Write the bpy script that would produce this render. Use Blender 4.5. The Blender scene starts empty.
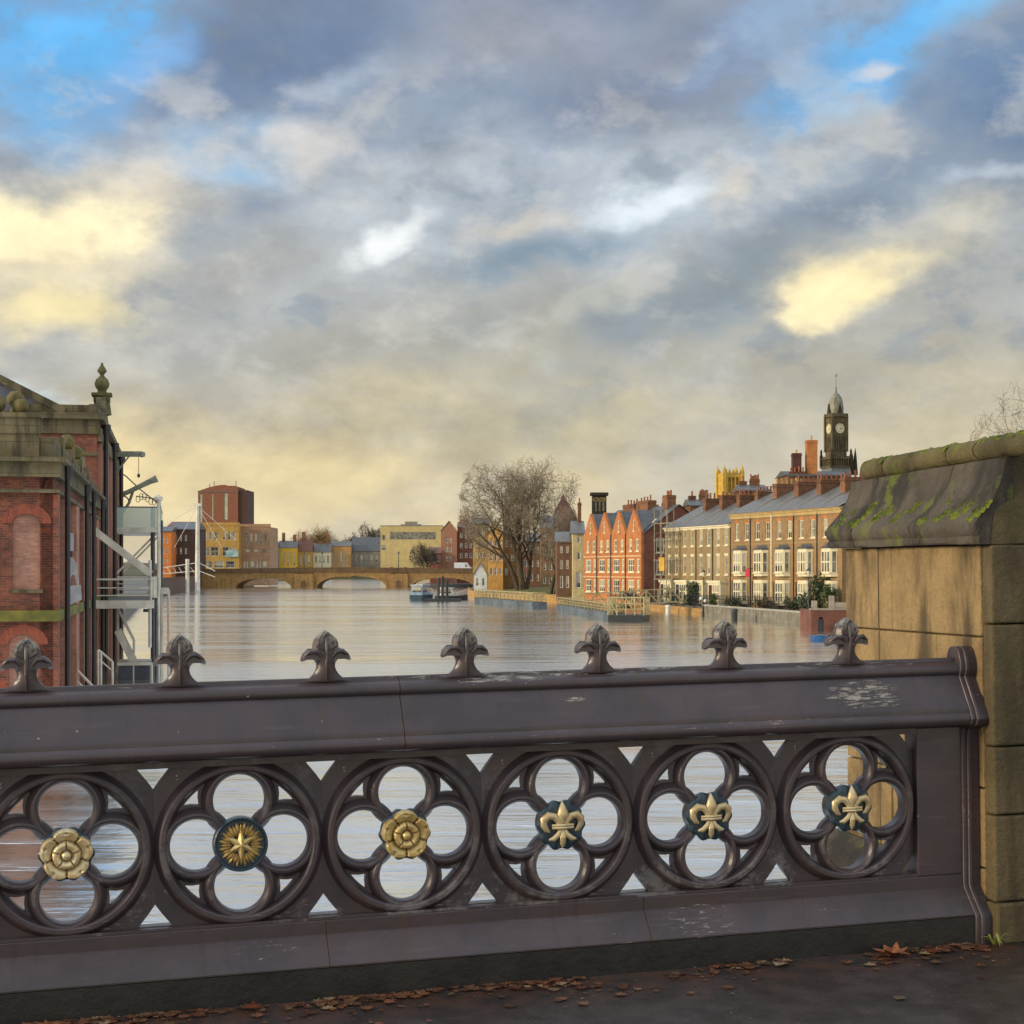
import bpy, bmesh, math, random
from mathutils import Vector, Matrix, noise
from mathutils.geometry import delaunay_2d_cdt
R = math.radians
PI = math.pi
rnd = random.Random(7)
scene = bpy.context.scene
COL = scene.collection
F, H, HY = 1600.0, 5.0, 570.0        # focal length in pixels, eye height over the water, horizon row

def W(x, y, Y):                       # a sight line of the survey photo at distance Y, in metres
    return Vector(((x - 512) / F * Y, Y, H + (HY - y) / F * Y))

def S(r, g, b):
    f = lambda c: (c / 255 / 12.92) if c / 255 <= .04045 else ((c / 255 + .055) / 1.055) ** 2.4
    return (f(r), f(g), f(b), 1)

# ---------------------------------------------------------------- mesh builder
class MB:
    def __init__(self):
        self.v, self.f = [], []
    def add(self, vs, fs):
        o = len(self.v)
        self.v += [tuple(p) for p in vs]
        self.f += [tuple(i + o for i in q) for q in fs]
        return self
    def box(self, x0, x1, y0, y1, z0, z1):
        return self.add([(x0, y0, z0), (x1, y0, z0), (x1, y1, z0), (x0, y1, z0), (x0, y0, z1), (x1, y0, z1), (x1, y1, z1), (x0, y1, z1)],
                        [(0, 3, 2, 1), (4, 5, 6, 7), (0, 1, 5, 4), (1, 2, 6, 5), (2, 3, 7, 6), (3, 0, 4, 7)])
    def beam(self, a, b, w, h=None):          # a square bar from a to b
        a, b = Vector(a), Vector(b); h = h or w
        d = (b - a)
        if d.length < 1e-6: return self
        d.normalize()
        up = Vector((0, 0, 1)) if abs(d.z) < .95 else Vector((1, 0, 0))
        sx = d.cross(up).normalized() * (w / 2); sy = sx.cross(d).normalized() * (h / 2)
        vs = [a - sx - sy, a + sx - sy, a + sx + sy, a - sx + sy, b - sx - sy, b + sx - sy, b + sx + sy, b - sx + sy]
        return self.add(vs, [(0, 3, 2, 1), (4, 5, 6, 7), (0, 1, 5, 4), (1, 2, 6, 5), (2, 3, 7, 6), (3, 0, 4, 7)])
    def tube(self, pts, rad, n=6, cap=True, flat=1.0):
        pts = [Vector(p) for p in pts]
        if not isinstance(rad, (list, tuple)): rad = [rad] * len(pts)
        vs, fs = [], []
        ref = None
        for i, p in enumerate(pts):
            d = (pts[min(i + 1, len(pts) - 1)] - pts[max(i - 1, 0)])
            if d.length < 1e-9: d = Vector((0, 0, 1))
            d.normalize()
            if ref is None:
                ref = Vector((0, 1, 0)) if abs(d.y) < .9 else Vector((1, 0, 0))
            a = d.cross(ref).normalized(); b = a.cross(d).normalized(); ref = b
            for k in range(n):
                t = 2 * PI * k / n
                vs.append(p + a * (math.cos(t) * rad[i]) + b * (math.sin(t) * rad[i] * flat))
        for i in range(len(pts) - 1):
            for k in range(n):
                fs.append((i * n + k, i * n + (k + 1) % n, (i + 1) * n + (k + 1) % n, (i + 1) * n + k))
        if cap:
            fs.append(tuple(range(n - 1, -1, -1))); fs.append(tuple((len(pts) - 1) * n + k for k in range(n)))
        return self.add(vs, fs)
    def lathe(self, prof, c=(0, 0, 0), n=24, axis='z', closed=False, a0=0, a1=2 * PI):
        """prof: list of (radius, height)"""
        c = Vector(c); vs, fs = [], []
        full = abs(a1 - a0 - 2 * PI) < 1e-6
        m = n if full else n + 1
        for k in range(m):
            t = a0 + (a1 - a0) * k / n
            for r, h in prof:
                if axis == 'z': vs.append(c + Vector((r * math.cos(t), r * math.sin(t), h)))
                else: vs.append(c + Vector((r * math.cos(t), h, r * math.sin(t))))
        L = len(prof)
        for k in range(n):
            k2 = (k + 1) % m
            for i in range(L if closed else L - 1):
                j = (i + 1) % L
                q = (k * L + i, k2 * L + i, k2 * L + j, k * L + j)
                fs.append(q if axis == 'z' else q[::-1])
        return self.add(vs, fs)
    def prism(self, poly, lo, hi, axis='x'):   # closed polygon extruded along an axis
        n = len(poly)
        mk = {'x': lambda a, b, t: (t, a, b), 'y': lambda a, b, t: (a, t, b), 'z': lambda a, b, t: (a, b, t)}[axis]
        vs = [mk(a, b, lo) for a, b in poly] + [mk(a, b, hi) for a, b in poly]
        fs = [(i, (i + 1) % n, n + (i + 1) % n, n + i) for i in range(n)] + [tuple(range(n - 1, -1, -1)), tuple(range(n, 2 * n))]
        return self.add(vs, fs)
    def plate(self, outer, holes, lo, hi):      # flat x-z plate with holes, between y=lo and y=hi
        pts, edges = [], []
        for loop in [outer] + holes:
            o = len(pts); pts += [Vector(p) for p in loop]
            edges += [(o + i, o + (i + 1) % len(loop)) for i in range(len(loop))]
        r = delaunay_2d_cdt(pts, edges, [], 0, 1e-6)
        vv, tris = r[0], r[2]
        def inside(p, loop):
            c = False; j = len(loop) - 1
            for i in range(len(loop)):
                a, b = loop[i], loop[j]
                if (a[1] > p[1]) != (b[1] > p[1]) and p[0] < (b[0] - a[0]) * (p[1] - a[1]) / (b[1] - a[1]) + a[0]: c = not c
                j = i
            return c
        keep = []
        for t in tris:
            c = sum((vv[i] for i in t), Vector((0, 0))) / len(t)
            if inside(c, outer) and not any(inside(c, h) for h in holes): keep.append(tuple(t))
        n = len(vv)
        vs = [(p.x, lo, p.y) for p in vv] + [(p.x, hi, p.y) for p in vv]
        fs = [t for t in keep] + [tuple(n + i for i in t[::-1]) for t in keep]
        cnt = {}
        for t in keep:
            for i in range(len(t)):
                a, b = t[i], t[(i + 1) % len(t)]
                cnt[(a, b)] = 1
        for a, b in cnt:
            if (b, a) not in cnt: fs.append((b, a, n + a, n + b))
        return self.add(vs, fs)
    def grid(self, fn, nu, nv, wrap_u=False):
        vs = [fn(i, j) for i in range(nu) for j in range(nv)]
        fs = []
        for i in range(nu if wrap_u else nu - 1):
            for j in range(nv - 1):
                i2 = (i + 1) % nu
                fs.append((i * nv + j, i2 * nv + j, i2 * nv + j + 1, i * nv + j + 1))
        return self.add(vs, fs)
    def build(self, name, m, parent=None, smooth=None, bevel=0, mat2=None):
        me = bpy.data.meshes.new(name)
        me.from_pydata(self.v, [], self.f); me.update()
        bm = bmesh.new(); bm.from_mesh(me); bmesh.ops.recalc_face_normals(bm, faces=bm.faces); bm.to_mesh(me); bm.free()
        me.materials.append(m)
        if smooth:
            for p in me.polygons: p.use_smooth = True
            me.set_sharp_from_angle(angle=R(smooth))
        o = bpy.data.objects.new(name, me); COL.objects.link(o)
        if parent is not None: o.parent = parent
        if bevel:
            b = o.modifiers.new('bevel', 'BEVEL'); b.width = bevel; b.segments = 2; b.limit_method = 'ANGLE'; b.angle_limit = R(40)
        return o

def tag(o, label=None, cat=None, group=None, kind=None):
    if label: o['label'] = label
    if cat: o['category'] = cat
    if group: o['group'] = group
    if kind: o['kind'] = kind
    return o

def empty(name, label, cat, loc=(0, 0, 0), rz=0, group=None, mtx=None):
    o = bpy.data.objects.new(name, None); COL.objects.link(o)
    o.empty_display_size = .1
    if mtx is not None: o.matrix_world = mtx
    else:
        o.location = loc; o.rotation_euler = (0, 0, rz)
    return tag(o, label, cat, group)

KIDS = {}
def copy_tree(o, parent=None):
    c = o.copy(); COL.objects.link(c)
    if parent is not None:
        c.parent = parent; c.matrix_parent_inverse = o.matrix_parent_inverse.copy()
    for ch in list(o.children): copy_tree(ch, c)
    return c

def inst(o, parent, loc=None, scale=None):        # a copied part (and its sub-parts) under another thing
    c = copy_tree(o, parent)
    if loc is not None: c.location = loc
    if scale is not None: c.scale = scale
    return c

# ---------------------------------------------------------------- materials
class NT:
    def __init__(self, tree):
        self.t = tree; self.n = tree.nodes; self.l = tree.links
    def new(self, kind, **kw):
        nd = self.n.new(kind)
        for k, v in kw.items(): setattr(nd, k, v)
        return nd
    def put(self, sock, val):
        if val is None: return
        if isinstance(val, bpy.types.NodeSocket): self.l.new(val, sock)
        else: sock.default_value = val
    def m(self, op, a, b=None, c=None, clamp=False):
        nd = self.new('ShaderNodeMath', operation=op, use_clamp=clamp)
        self.put(nd.inputs[0], a); self.put(nd.inputs[1], b)
        if c is not None: self.put(nd.inputs[2], c)
        return nd.outputs[0]
    def step(self, x, a, b, lo=0.0, hi=1.0):
        nd = self.new('ShaderNodeMapRange', interpolation_type='SMOOTHSTEP')
        self.put(nd.inputs[0], x); self.put(nd.inputs[1], a); self.put(nd.inputs[2], b); self.put(nd.inputs[3], lo); self.put(nd.inputs[4], hi)
        return nd.outputs[0]
    def mix(self, f, a, b, blend='MIX'):
        nd = self.new('ShaderNodeMix', data_type='RGBA', blend_type=blend)
        self.put(nd.inputs[0], f); self.put(nd.inputs[6], a); self.put(nd.inputs[7], b)
        return nd.outputs[2]
    def noise(self, vec, scale, detail=4, rough=.55, dist=0.0, out=0):
        nd = self.new('ShaderNodeTexNoise')
        self.put(nd.inputs['Vector'], vec)
        nd.inputs['Scale'].default_value = scale; nd.inputs['Detail'].default_value = detail
        nd.inputs['Roughness'].default_value = rough; nd.inputs['Distortion'].default_value = dist
        return nd.outputs[out]
    def vmul(self, vec, s):
        nd = self.new('ShaderNodeVectorMath', operation='MULTIPLY'); self.put(nd.inputs[0], vec); nd.inputs[1].default_value = s
        return nd.outputs[0]
    def coord(self, kind='Object'):
        return self.new('ShaderNodeTexCoord').outputs[kind]
    def sep(self, v):
        nd = self.new('ShaderNodeSeparateXYZ'); self.put(nd.inputs[0], v); return nd.outputs
    def comb(self, x, y, z):
        nd = self.new('ShaderNodeCombineXYZ'); self.put(nd.inputs[0], x); self.put(nd.inputs[1], y); self.put(nd.inputs[2], z); return nd.outputs[0]
    def bump(self, h, strength, dist, normal=None):
        nd = self.new('ShaderNodeBump'); nd.inputs['Strength'].default_value = strength; nd.inputs['Distance'].default_value = dist
        self.put(nd.inputs['Height'], h); self.put(nd.inputs['Normal'], normal)
        return nd.outputs[0]

def newmat(name):
    m = bpy.data.materials.new(name); m.use_nodes = True
    t = NT(m.node_tree); b = t.n['Principled BSDF']
    return m, t, b

MATS = {}
def mat(name, c1, c2=None, scale=3.0, rough=.75, bump=0.0, bscale=None, metallic=0.0, spec=.5, var=.12, stretch=(1, 1, 1), rvar=.1):
    if name in MATS: return MATS[name]
    m, t, b = newmat(name)
    co = t.vmul(t.coord(), stretch)
    c2 = c2 or tuple(c * .7 for c in c1[:3]) + (1,)
    n1 = t.noise(co, scale, 6, .6)
    f = t.step(n1, .35, .65)
    col = t.mix(f, c1, c2)
    n2 = t.noise(t.coord(), scale * .23, 3, .5)
    col = t.mix(t.step(n2, .3, .7, 0, var * 2), col, (0.02, 0.02, 0.018, 1))
    t.put(b.inputs['Base Color'], col)
    b.inputs['Metallic'].default_value = metallic; b.inputs['Specular IOR Level'].default_value = spec
    t.put(b.inputs['Roughness'], t.m('ADD', t.m('MULTIPLY', n1, rvar * 2), rough - rvar, clamp=True))
    if bump:
        nb = t.noise(co, bscale or scale * 4, 6, .65)
        t.put(b.inputs['Normal'], t.bump(nb, 1.0, bump))
    MATS[name] = m
    return m

def brick(name, c1, c2, mortar, bw=.23, bh=.078, dirt=.25, rough=.85, soot=(0.02, 0.017, 0.015, 1), patch=None, msize=.008):
    if name in MATS: return MATS[name]
    m, t, b = newmat(name)
    x, y, z = t.sep(t.coord())
    v = t.comb(t.m('ADD', x, y), z, 0.0)
    bt = t.new('ShaderNodeTexBrick'); t.put(bt.inputs['Vector'], v)
    bt.inputs['Color1'].default_value = c1; bt.inputs['Color2'].default_value = c2; bt.inputs['Mortar'].default_value = mortar
    bt.inputs['Scale'].default_value = 1; bt.inputs['Brick Width'].default_value = bw; bt.inputs['Row Height'].default_value = bh
    bt.inputs['Mortar Size'].default_value = msize; bt.inputs['Mortar Smooth'].default_value = .3; bt.inputs['Bias'].default_value = 0
    n1 = t.noise(t.coord(), .9, 6, .65); n2 = t.noise(t.coord(), 6, 4, .6)
    col = t.mix(t.step(n1, .42, .72, 0, dirt * 2), bt.outputs[0], soot)
    if patch: col = t.mix(t.step(t.noise(t.coord(), .55, 5, .7, .6), .55, .68, 0, .75), col, patch)
    col = t.mix(t.step(n2, .3, .7, 0, .35), col, tuple(c * .45 for c in c1[:3]) + (1,))
    rv = t.step(t.new('ShaderNodeObjectInfo').outputs['Random'], 0.0, 1.0, .86, 1.12)
    col = t.mix(1.0, col, t.comb(rv, rv, rv), 'MULTIPLY')
    t.put(b.inputs['Base Color'], col); b.inputs['Roughness'].default_value = rough
    t.put(b.inputs['Normal'], t.bump(t.m('ADD', t.m('MULTIPLY', bt.outputs[1], -1.0), n2), .6, .01))
    MATS[name] = m
    return m

def slate(name, c1, c2, row=.28, wid=.35, streak=(.25, .24, .2, 1)):
    if name in MATS: return MATS[name]
    m, t, b = newmat(name)
    x, y, z = t.sep(t.coord())
    v = t.comb(x, t.m('MULTIPLY', t.m('ADD', y, z), .8), 0.0)
    bt = t.new('ShaderNodeTexBrick'); t.put(bt.inputs['Vector'], v)
    bt.inputs['Color1'].default_value = c1; bt.inputs['Color2'].default_value = c2
    bt.inputs['Mortar'].default_value = tuple(c * .4 for c in c1[:3]) + (1,)
    bt.inputs['Scale'].default_value = 1; bt.inputs['Brick Width'].default_value = wid; bt.inputs['Row Height'].default_value = row
    bt.inputs['Mortar Size'].default_value = .012; bt.inputs['Bias'].default_value = 0
    n = t.noise(t.vmul(t.coord(), (1.2, .3, .3)), 1.6, 6, .65)
    col = t.mix(t.step(n, .45, .75, 0, .5), bt.outputs[0], streak)
    t.put(b.inputs['Base Color'], col); b.inputs['Roughness'].default_value = .42
    t.put(b.inputs['Normal'], t.bump(bt.outputs[1], .5, -.02))
    MATS[name] = m
    return m

def stone(name, c1, c2, dark, bw=.6, bh=.3, streak=.5, rough=.85, moss=0.0, joint=.006):
    if name in MATS: return MATS[name]
    m, t, b = newmat(name)
    co = t.coord(); x, y, z = t.sep(co)
    bt = t.new('ShaderNodeTexBrick'); t.put(bt.inputs['Vector'], t.comb(t.m('ADD', x, y), z, 0.0))
    bt.inputs['Color1'].default_value = c1; bt.inputs['Color2'].default_value = c2; bt.inputs['Mortar'].default_value = dark
    bt.inputs['Scale'].default_value = 1; bt.inputs['Brick Width'].default_value = bw; bt.inputs['Row Height'].default_value = bh
    bt.inputs['Mortar Size'].default_value = joint; bt.inputs['Mortar Smooth'].default_value = .4; bt.inputs['Bias'].default_value = 0
    k = 1 / max(bh, .05) * .3 if bh < 2 else 1.6
    n1 = t.noise(co, 2.2 * k, 8, .65); n2 = t.noise(t.vmul(co, (1, 1, .22)), 2.6 * k, 6, .6, .3); n3 = t.noise(co, 24 * k, 5, .7)
    col = t.mix(t.step(n1, .38, .66, 0, .75 if bh > 2 else .6), bt.outputs[0], tuple(c * .55 for c in c1[:3]) + (1,))
    col = t.mix(t.step(n2, .46, .64, 0, streak), col, dark)
    n4 = t.noise(co, 85 * k, 3, .6)
    col = t.mix(t.step(n4, .56, .72, 0, .45 if bh > 2 else 0), col, dark)
    col = t.mix(t.step(n3, .4, .7, 0, .3), col, tuple(c * .5 for c in c2[:3]) + (1,))
    if moss:
        col = t.mix(t.step(t.noise(co, 3.1 * k, 7, .7), .55, .66, 0, moss), col, S(104, 112, 34))
    t.put(b.inputs['Base Color'], col); b.inputs['Roughness'].default_value = rough; b.inputs['Specular IOR Level'].default_value = .35
    hgt = t.m('ADD', t.m('MULTIPLY', bt.outputs[1], -1.2), t.m('ADD', t.m('ADD', t.m('MULTIPLY', n1, .8), t.m('MULTIPLY', n4, .25)), t.m('MULTIPLY', n3, .7)))
    t.put(b.inputs['Normal'], t.bump(hgt, .8, .012 * (1 if bh < .5 else 2)))
    MATS[name] = m
    return m

def glass(name='window_glass', c=(.02, .024, .028, 1), tint=None):
    if name in MATS: return MATS[name]
    m, t, b = newmat(name)
    n = t.noise(t.new('ShaderNodeNewGeometry').outputs['Position'], .9, 3, .5)
    rv = t.new('ShaderNodeObjectInfo').outputs['Random']
    gz = t.sep(t.coord('Generated'))
    cur = t.m('MULTIPLY', t.step(rv, .55, .60), t.step(gz[2], .30, .34))       # some with a half-drawn blind
    side = t.m('MULTIPLY', t.step(rv, .30, .26), t.step(t.m('ABSOLUTE', t.m('SUBTRACT', gz[0], .5)), .24, .27))   # some with curtains
    col = t.mix(t.step(n, .35, .6), c, tint or (.16, .15, .12, 1))
    col = t.mix(t.m('MAXIMUM', cur, side), col, (.40, .36, .27, 1))
    t.put(b.inputs['Base Color'], col)
    b.inputs['Roughness'].default_value = .06; b.inputs['Specular IOR Level'].default_value = .8
    MATS[name] = m
    return m
EXPOSURE = 0.4
SUN_E = 2.1
SKY_K = 0.88
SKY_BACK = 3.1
# cx, cy, rx, ry, angle, colour, strength, softness  (direction of the cloud, in sixteen-hundredths of a radian)
SKY_BLOBS = [
    (140, 450, 330, 85, 0, (242, 220, 166), .8, 1.6),
    (820, 480, 330, 95, 0, (196, 188, 166), .65, 1.6),
    (620, 418, 300, 34, 0, (204, 194, 160), .5, 1.3),
    (60, 70, 170, 120, -10, 'blue', 1.0, 1.0),
    (235, 168, 80, 32, -5, (132, 188, 232), .9, 1.0),
    (905, 60, 180, 50, -34, 'blue', .95, 1.0),
    (790, 120, 50, 40, -40, 'blue', .6, 1.0),
    (990, 15, 80, 40, -30, (124, 194, 242), .8, 1.0),
    (290, 85, 190, 95, -12, (106, 126, 156), .95, 1.1),
    (30, 25, 70, 25, 0, (120, 140, 170), .6, 1.1),
    (690, 85, 180, 85, -14, (118, 130, 152), .9, 1.1),
    (490, 60, 120, 80, 0, (150, 153, 163), .7, 1.2),
    (800, 48, 120, 46, -24, (150, 184, 220), .6, 1.2),
    (150, 95, 60, 40, -40, (128, 176, 226), .6, 1.2),
    (1000, 130, 120, 90, -24, (94, 122, 156), .95, 1.1),
    (860, 215, 170, 38, -22, (126, 142, 161), .9, 1.2),
    (655, 205, 190, 60, -8, (190, 200, 208), .7, 1.3),
    (385, 215, 150, 60, -16, (184, 192, 198), .7, 1.3),
    (700, 300, 190, 42, -24, (136, 148, 156), .9, 1.1),
    (545, 252, 130, 26, -8, (126, 147, 164), .85, 1.1),
    (240, 200, 40, 22, 0, (136, 152, 172), .8, 1.0),
    (330, 345, 210, 46, -10, (160, 158, 150), .75, 1.2),
    (230, 260, 110, 40, -10, (168, 166, 160), .6, 1.2),
    (470, 320, 120, 30, -12, (154, 160, 160), .6, 1.2),
    (140, 195, 160, 44, -12, (218, 208, 188), .75, 1.2),
    (50, 260, 160, 90, -8, (238, 222, 180), .85, 1.4),
    (40, 238, 120, 34, -12, (254, 240, 196), .9, 1.0),
    (60, 325, 120, 30, 0, (236, 220, 168), .8, 1.2),
    (300, 165, 60, 24, -14, (216, 210, 202), .7, 1.1),
    (385, 238, 62, 14, -24, (236, 238, 238), .8, 1.1),
    (655, 203, 84, 18, -6, (220, 230, 236), .85, 1.1),
    (738, 198, 34, 22, -44, (216, 209, 196), .7, 1.1),
    (520, 224, 50, 14, -10, (208, 200, 186), .7, 1.1),
    (340, 95, 56, 32, -20, (176, 190, 208), .7, 1.2),
    (590, 325, 80, 24, -42, (188, 188, 176), .6, 1.1),
    (890, 275, 140, 46, -18, (212, 204, 180), .75, 1.3),
    (840, 302, 76, 32, -20, (244, 228, 180), .95, .9),
    (815, 314, 46, 20, -24, (250, 236, 190), .6, .8),
    (885, 88, 32, 12, -20, (218, 210, 204), .65, 1.0),
    (985, 195, 80, 14, -14, (192, 204, 214), .7, 1.1),
    (18, 388, 50, 16, 10, (198, 222, 232), .9, 1.1),
    (450, 165, 110, 26, -14, (188, 193, 198), .6, 1.2),
]
# ---------------------------------------------------------------- camera, sun, sky
cam_d = bpy.data.cameras.new('camera'); cam = bpy.data.objects.new('camera', cam_d); COL.objects.link(cam)
cam.location = (0, 0, H); cam.rotation_euler = (R(90), 0, 0)
cam_d.sensor_width = 36; cam_d.lens = 36 * F / 1024; cam_d.shift_y = (HY - 512) / 1024; cam_d.clip_end = 20000; cam_d.clip_start = .05
scene.camera = cam
scene.view_settings.view_transform = 'Standard'; scene.view_settings.look = 'None'
scene.view_settings.exposure = EXPOSURE; scene.view_settings.gamma = 1
SUN_AZ, SUN_EL = R(-111), R(14)        # azimuth from +Y (view direction), clockwise
sd = bpy.data.lights.new('sun', 'SUN'); sun = bpy.data.objects.new('sun', sd); COL.objects.link(sun)
sd.energy = SUN_E; sd.angle = R(12); sd.color = (1.0, .82, .58)
to_sun = Vector((math.sin(SUN_AZ) * math.cos(SUN_EL), math.cos(SUN_AZ) * math.cos(SUN_EL), math.sin(SUN_EL)))
sun.rotation_euler = to_sun.to_track_quat('Z', 'Y').to_euler()

world = bpy.data.worlds.new('World'); scene.world = world; world.use_nodes = True
wt = NT(world.node_tree); bg = wt.n['Background']
sky = wt.new('ShaderNodeTexSky', sky_type='NISHITA'); sky.sun_disc = False
sky.sun_elevation = SUN_EL; sky.sun_rotation = SUN_AZ
d = wt.coord('Generated')
dx, dy, dz = wt.sep(d)
U0 = wt.m('MULTIPLY_ADD', wt.m('ARCTAN2', dx, dy), F, 512.0)
V0 = wt.m('MULTIPLY_ADD', wt.m('ARCSINE', dz), -F, HY)
ds = wt.vmul(d, (1, 1, 1.7))
nz1 = wt.new('ShaderNodeTexNoise'); wt.put(nz1.inputs[0], ds); nz1.inputs['Scale'].default_value = 9; nz1.inputs['Detail'].default_value = 5; nz1.inputs['Roughness'].default_value = .5
r1, g1, _ = wt.sep(nz1.outputs[1])
U = wt.m('MULTIPLY_ADD', wt.m('SUBTRACT', r1, .5), 190.0, U0)
V = wt.m('MULTIPLY_ADD', wt.m('SUBTRACT', g1, .5), 120.0, V0)
fb = wt.noise(wt.vmul(d, (1, 1, 1.6)), 15, 8, .6, .5)
fb2 = wt.noise(wt.vmul(d, (1, 1, 2.0)), 5.5, 6, .5, .3)
# layered stratocumulus: colour by elevation, then cloud masses and gaps by direction
ramp = wt.new('ShaderNodeValToRGB'); wt.put(ramp.inputs[0], wt.step(V, 0, 570, 0, 1)); 
wt.n[-1].interpolation_type = 'LINEAR'
cr = ramp.color_ramp; cr.interpolation = 'EASE'
pts = [(0, (118, 132, 156)), (.18, (132, 148, 170)), (.36, (155, 165, 176)), (.55, (170, 170, 164)), (.72, (178, 171, 150)), (.86, (212, 196, 156)), (1, (224, 206, 164))]
while len(cr.elements) < len(pts): cr.elements.new(.5)
for e, (p, c) in zip(cr.elements, pts): e.position = p; e.color = S(*c)
col = ramp.outputs[0]
rot_ = wt.new('ShaderNodeMapping'); rot_.inputs['Rotation'].default_value = (0, R(-24), 0); rot_.inputs['Scale'].default_value = (.9, 1, 1.45); wt.put(rot_.inputs[0], d)
fbA = wt.noise(rot_.outputs[0], 11, 9, .60, .12)
fbB = wt.noise(rot_.outputs[0], 26, 8, .6, .15)
edge_n = wt.m('ADD', wt.m('MULTIPLY', wt.m('SUBTRACT', fbA, .5), 1.45), wt.m('MULTIPLY', wt.m('SUBTRACT', fbB, .5), .8))
def blob(col, cx, cy, rx, ry, ang, rgb, k=1.0, soft=.15, own=None):
    a = R(ang); ca, sa = math.cos(a), math.sin(a)
    du = wt.m('SUBTRACT', U, float(cx)); dv = wt.m('SUBTRACT', V, float(cy))
    p = wt.m('ADD', wt.m('MULTIPLY', du, ca / rx), wt.m('MULTIPLY', dv, sa / rx))
    q = wt.m('ADD', wt.m('MULTIPLY', du, -sa / ry), wt.m('MULTIPLY', dv, ca / ry))
    r = wt.m('SQRT', wt.m('ADD', wt.m('MULTIPLY', p, p), wt.m('MULTIPLY', q, q)))
    f = wt.step(wt.m('ADD', wt.m('SUBTRACT', 1.18, r), edge_n), 0.0, soft, 0.0, k)
    return wt.mix(f, col, own if own is not None else S(*rgb))
nish = wt.mix(.85, wt.vmul(sky.outputs[0], (.12, .12, .12)), S(100, 178, 236))
# broad modulation first (ambient sky behind and overhead is cloud)
col = wt.mix(wt.step(fb2, .38, .62, 0, .5), col, S(172, 178, 184))
fbC = wt.noise(rot_.outputs[0], 15, 9, .60, .1)
mid = wt.m('MULTIPLY', wt.step(V, 30, 140), wt.step(V, 470, 330))
n_blob = 0
for b_ in SKY_BLOBS:
    n_blob += 1
    if n_blob == 25:      # small torn cloud lit from the west and shaded wisps across the middle band
        col = wt.mix(wt.m('MULTIPLY', mid, wt.step(fbC, .51, .66, 0, .40)), col, S(208, 206, 198))
        col = wt.mix(wt.m('MULTIPLY', wt.step(V, 480, 330), wt.step(fbC, .47, .36, 0, .5)), col, S(128, 143, 158))
    own = nish if b_[5] == 'blue' else None
    col = blob(col, *b_[:5], b_[5] if own is None else None, *b_[6:], own=own)
shade = wt.m('ADD', wt.step(fb, .25, .75, .90, 1.08), wt.m('ADD', wt.m('MULTIPLY', wt.m('SUBTRACT', fbA, .5), .5), wt.m('MULTIPLY', wt.m('SUBTRACT', fbB, .5), .42)))
col = wt.mix(1.0, col, wt.comb(shade, shade, shade), 'MULTIPLY')
# added brightness in the unseen sky overhead and behind, lighting parapet and river
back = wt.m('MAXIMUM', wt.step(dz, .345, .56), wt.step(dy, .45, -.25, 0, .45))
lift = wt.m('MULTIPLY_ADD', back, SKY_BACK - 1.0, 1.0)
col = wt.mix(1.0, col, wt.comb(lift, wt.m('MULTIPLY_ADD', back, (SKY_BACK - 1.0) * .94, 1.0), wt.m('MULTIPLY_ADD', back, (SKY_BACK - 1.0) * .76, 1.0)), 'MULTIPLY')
# below the horizon
col = wt.mix(wt.step(dz, -.03, -.006, 1, 0), col, S(120, 110, 90))
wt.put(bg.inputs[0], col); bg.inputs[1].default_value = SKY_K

# ---------------------------------------------------------------- water and land
def water_mat():
    m, t, b = newmat('river_water')
    P = t.new('ShaderNodeNewGeometry').outputs['Position']
    big = t.noise(t.vmul(P, (.02, .09, 1)), 1.0, 5, .6, .4)
    big2 = t.noise(t.vmul(P, (.06, .5, 1)), 1.0, 4, .6, .2)
    t.put(b.inputs['Base Color'], t.mix(big, (.36, .235, .082, 1), (.41, .29, .12, 1)))
    b.inputs['IOR'].default_value = 1.33; b.inputs['Specular IOR Level'].default_value = 1.0; b.inputs['IOR'].default_value = 5.4
    w1 = t.noise(t.vmul(P, (.55, .95, 1)), .8, 4, .5, .5)
    w2 = t.noise(t.vmul(P, (.9, 1.3, 1)), 3.0, 2, .5, .4)
    calm = t.step(t.m('ADD', t.m('MULTIPLY', big, .6), t.m('MULTIPLY', big2, .4)), .42, .58, .28, 1.0)
    h = t.m('MULTIPLY', t.m('ADD', t.m('MULTIPLY', w1, .115), t.m('MULTIPLY', w2, .018)), calm)
    t.put(b.inputs['Normal'], t.bump(h, .9, 1.0))
    far = t.step(t.sep(P)[1], 30.0, 130.0, .0, 1.0)
    t.put(b.inputs['Roughness'], t.m('MULTIPLY', t.m('MULTIPLY_ADD', far, -.42, 1.0), t.m('MULTIPLY_ADD', calm, .12, .14)))
    return m
tag(MB().add([(-1500, -300, 0), (1500, -300, 0), (1500, 1500, 0), (-1500, 1500, 0)], [(0, 1, 2, 3)]).build('river', water_mat()), kind='structure')

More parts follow.
